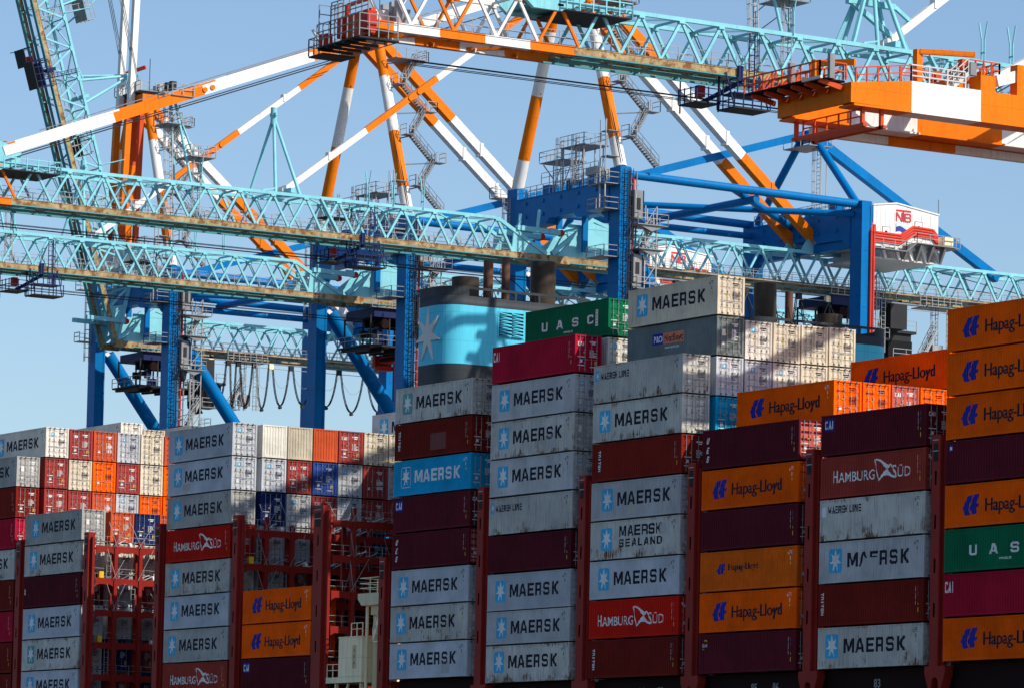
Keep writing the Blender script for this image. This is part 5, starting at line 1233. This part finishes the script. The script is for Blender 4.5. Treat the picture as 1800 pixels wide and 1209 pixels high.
# ------------------------------------------------------------------ box-girder crane nearest the camera
def plate_crane(cx):
    t = thing('gantry_crane', 'nearest crane with banded orange and white box boom at right edge', 'crane', (cx, 62, -14), GC); BASE[t.name] = Vector((cx, 62, -14)) - Vector((cx, 0, 0)); BASE[t.name] = Vector((0, 62, -14))
    def pt(name, mb, par=t): return child(name, mb.mesh(name, (0, 62, -14)), par)
    yt = -5.24; zt, zb = 37.39, 35.31
    mb = MB()
    for s in (-1, 1):
        x0, x1 = (s * 3.65 - .7, s * 3.65 + .7)
        cuts = [yt, yt + 4.9, yt + 10.9, yt + 18.5, yt + 26, yt + 34, yt + 42, yt + 50, 60]
        for i, (a, b) in enumerate(zip(cuts, cuts[1:])):
            m = O_ if i % 2 == 0 else W_H
            if i == 0: mb.prism([(x0, a, zb + .05), (x0, b, zb), (x0, b, zt), (x0, a, zb + 1.45)], (x1 - x0, 0, 0), m)
            else: mb.box(x0, x1, a, b, zb, zt, m)
            mb.box(x0 - .12 if s < 0 else x0 - .35, x1 + .35 if s < 0 else x1 + .05, a, b, zb - .14, zb, m)
    for i, (a, b) in enumerate(((yt + 3, yt + 9.5), (yt + 9.5, yt + 15.5), (yt + 15.5, yt + 26), (yt + 26, 60))): mb.box(-5.1, -4.5, a, b, zb - .75, zb - .2, W_H if i % 2 == 0 else O_); mb.box(-5.15, -4.3, a, b, zb - .2, zb - .15, 'red_orange')
    mb.box(-4.35, 4.35, yt - .25, yt, zb + .05, zb + 1.45, 'orange'); mb.box(-2.95, 2.95, yt + 9.9, yt + 10.8, zt - .3, zt + 1.0, 'orange')
    for y in (20, 32, 46): mb.box(-2.95, 2.95, y, y + .8, zb + .4, zt - .2, W_H)
    pt('boom', mb)
    b = t.children[0] if t.children else None
    mb = MB(); o = 'red_orange'; y = yt
    mb.box(-4.9, 3.6, y - 1.5, y - .25, zb + 1.5, zb + 1.62, 'deck_dark')
    for k in range(6): mb.bar((-4.6 + k * 1.6, y - .3, zb + 1.1), (-4.6 + k * 1.6, y - 2.3, zb + 1.5), .2, .35, o)
    mb.box(-5.2, 3.8, y - 2.5, y - 1.4, zb + 1.55, zb + 1.65, 'deck_dark')
    mb.rail([(-5.2, y - 2.5, zb + 1.65), (3.8, y - 2.5, zb + 1.65), (3.8, y - .3, zb + 1.65)], o, r=.05, step=1.1, rails=(1.1, .55)); mb.rail([(-5.2, y - .4, zb + 1.65), (3.6, y - .4, zb + 1.65)], o, r=.05, step=1.1)
    mb.box(1.8, 4.0, y - 2.6, y - 2.4, zb + 1.5, zb + 1.7, 'silver')
    for x in (-1.0, 3.7): mb.box(x, x + .3, y - 1.8, y - 1.4, zb + 1.6, zb + 3.3, 'grey')
    mb.bar((1.2, y - .8, zb + 3.1), (3.6, y + .6, zb + 3.0), .35, .4, 'orange'); mb.box(.8, 1.25, y - 1.1, y - .6, zb + 1.5, zb + 3.35, 'orange')
    for k in range(12): a = random.uniform(-5, 1); mb.bar((a, y - 2.2, zb + 1.7), (a + random.uniform(-.6, .6), y - random.uniform(.5, 2), zb + random.uniform(2.2, 3.2)), .08, .08, o)
    pt('tip_platform', mb)
    mb = MB(); mb.rail([(4.25, yt + .2, zb + 1.4), (4.25, yt + 4.9, zt)], o, r=.05, step=1.0); mb.rail([(4.25, yt + 4.9, zt), (4.25, yt + 9.6, zt)], 'silver', r=.05, step=1.4, rails=(1.15, .75, .4)); mb.rail([(3.1, yt + 4.9, zt), (3.1, yt + 9, zt)], o, r=.05)
    mb.stair((3.8, yt + 8.6, zt), (3.8, yt + 9.9, zt + 1.1), 'silver', w=.8); mb.rail([(3.7, yt + 10.2, zt + 1.1), (3.7, yt + 13, zt + 1.1), (1.5, yt + 13, zt + 1.1)], o, r=.05, step=.8)
    mb.box(3.0, 4.3, yt + 10.9, yt + 12.2, zt, zt + 1.1, 'orange'); mb.bar((1.6, yt + 7.6, zt + 2.75), (3.2, yt + 11.2, zt + 2.7), .35, .35, 'orange'); mb.box(1.2, 1.7, yt + 7.3, yt + 7.8, zt, zt + 2.9, 'orange')
    mb.box(3.4, 4.2, yt + 14.2, yt + 14.8, zt, zt + 2.2, 'orange'); mb.box(3.4, 4.2, yt + 16.4, yt + 17.0, zt, zt + 2.0, 'orange'); mb.bar((3.8, yt + 12.6, zt + .9), (3.8, yt + 14.6, zt + 1.5), .5, .8, W_H)
    for k in range(10): a = random.uniform(1, 4); q = random.uniform(8.6, 12.5); mb.box(a, a + .5, yt + q, yt + q + .5, zt + 1.0, zt + random.uniform(1.3, 2.2), random.choice((o, 'orange', 'teal', 'grey')))
    pt('deck_railing', mb)
    mb = MB(); z = zb - 1.45
    for x in (-4.1, 3.7): mb.box(x, x + .25, yt + 1.0, yt + 1.25, z, zb, 'red_orange'); mb.box(x, x + .25, yt + 2.6, yt + 2.85, z, zb, 'red_orange')
    mb.box(-4.25, 4.25, yt + .9, yt + 1.25, z, z + .22, o); mb.box(-4.25, 4.25, yt + 2.6, yt + 2.85, z, z + .22, o); mb.box(-3.4, 3.6, yt + 1.25, yt + 2.6, z + .05, z + .1, o); mb.rail([(-3.4, yt + 1.3, z + .2), (3.6, yt + 1.3, z + .2)], o, r=.05, step=1.4)
    pt('underslung_walkway', mb)
    mb = MB()
    for s in (-1, 1):
        banded(mb, (s * 3.65, yt + 15.5, zt + 1.2), (s * 2.6, 61, 66), .8, [(0, .25, W_H), (.25, .5, O_), (.5, .75, W_H), (.75, 1, O_)], h=.7)
        for k in (-.6, .6): mb.tube((s * 3.65 + k, yt + 18, zt + 1.6), (s * 2.6 + k, 61, 67), .05, 'dark', 5, cap=False)
    pt('forestay', mb)
    mb = MB()
    for s in (-1, 1):
        mb.bar((s * 9, 62, 36), (s * 2.6, 62, 67), 1.2, 1.2, 'orange'); mb.bar((s * 2.6, 62, 66), (s * 3, 92, 40), .9, .9, 'orange')
        for y in (62, 92.5): mb.box(s * 9 - 1, s * 9 + 1, y - .7, y + .7, -14, 40, 'orange')
    for y in (62, 92.5): mb.box(-8, 8, y - .9, y + .9, 39.6, 42.5, 'orange'); mb.box(-4, 4, y - .7, y + .7, 36.5, 39.4, 'orange')
    mb.box(-3, 3, 61, 63, 65.5, 68, 'orange'); mb.box(-4.3, -3.0, 60, 110, zb, zt, 'orange'); mb.box(3.0, 4.3, 60, 110, zb, zt, 'orange'); mb.box(-9, 9, 95, 104, 39.4, 44, 'white')
    pt('portal_frame', mb)
plate_crane(6.1)
# ------------------------------------------------------------------ a far crane seen between the exhaust pipes
t = thing('gantry_crane', 'small distant pale teal crane jib between the exhaust pipes', 'crane', (-330, 330, -14)); BASE[t.name] = Vector((-330, 330, -14))
def far(mb):
    a = Vector((-338, 322, 55.2)); b = Vector((-322, 335, 58.6)); n = 11
    for k in (Vector((0, 0, 0)), Vector((0, 0, 3.0)), Vector((1.5, 2, 0)), Vector((1.5, 2, 3.0))): mb.bar(a + k, b + k, .5, .5, 'teal')
    for i in range(n):
        p = a.lerp(b, i / n); q = a.lerp(b, (i + .5) / n); r = a.lerp(b, (i + 1) / n); u = Vector((0, 0, 3)); mb.bar(p, q + u, .4, .4, 'teal'); mb.bar(q + u, r, .4, .4, 'teal')
mb = MB(); far(mb); part('jib', mb, t)
mb = MB(); mb.box(-334, -326, 326, 334, -14, 52, 'teal'); mb.prism([(-344, 322, 53), (-326, 330, 53), (-326, 330, 55), (-338, 326, 55.5), (-344, 322, 57)], (2, 2, 0), 'teal'); part('portal_frame', mb, t)
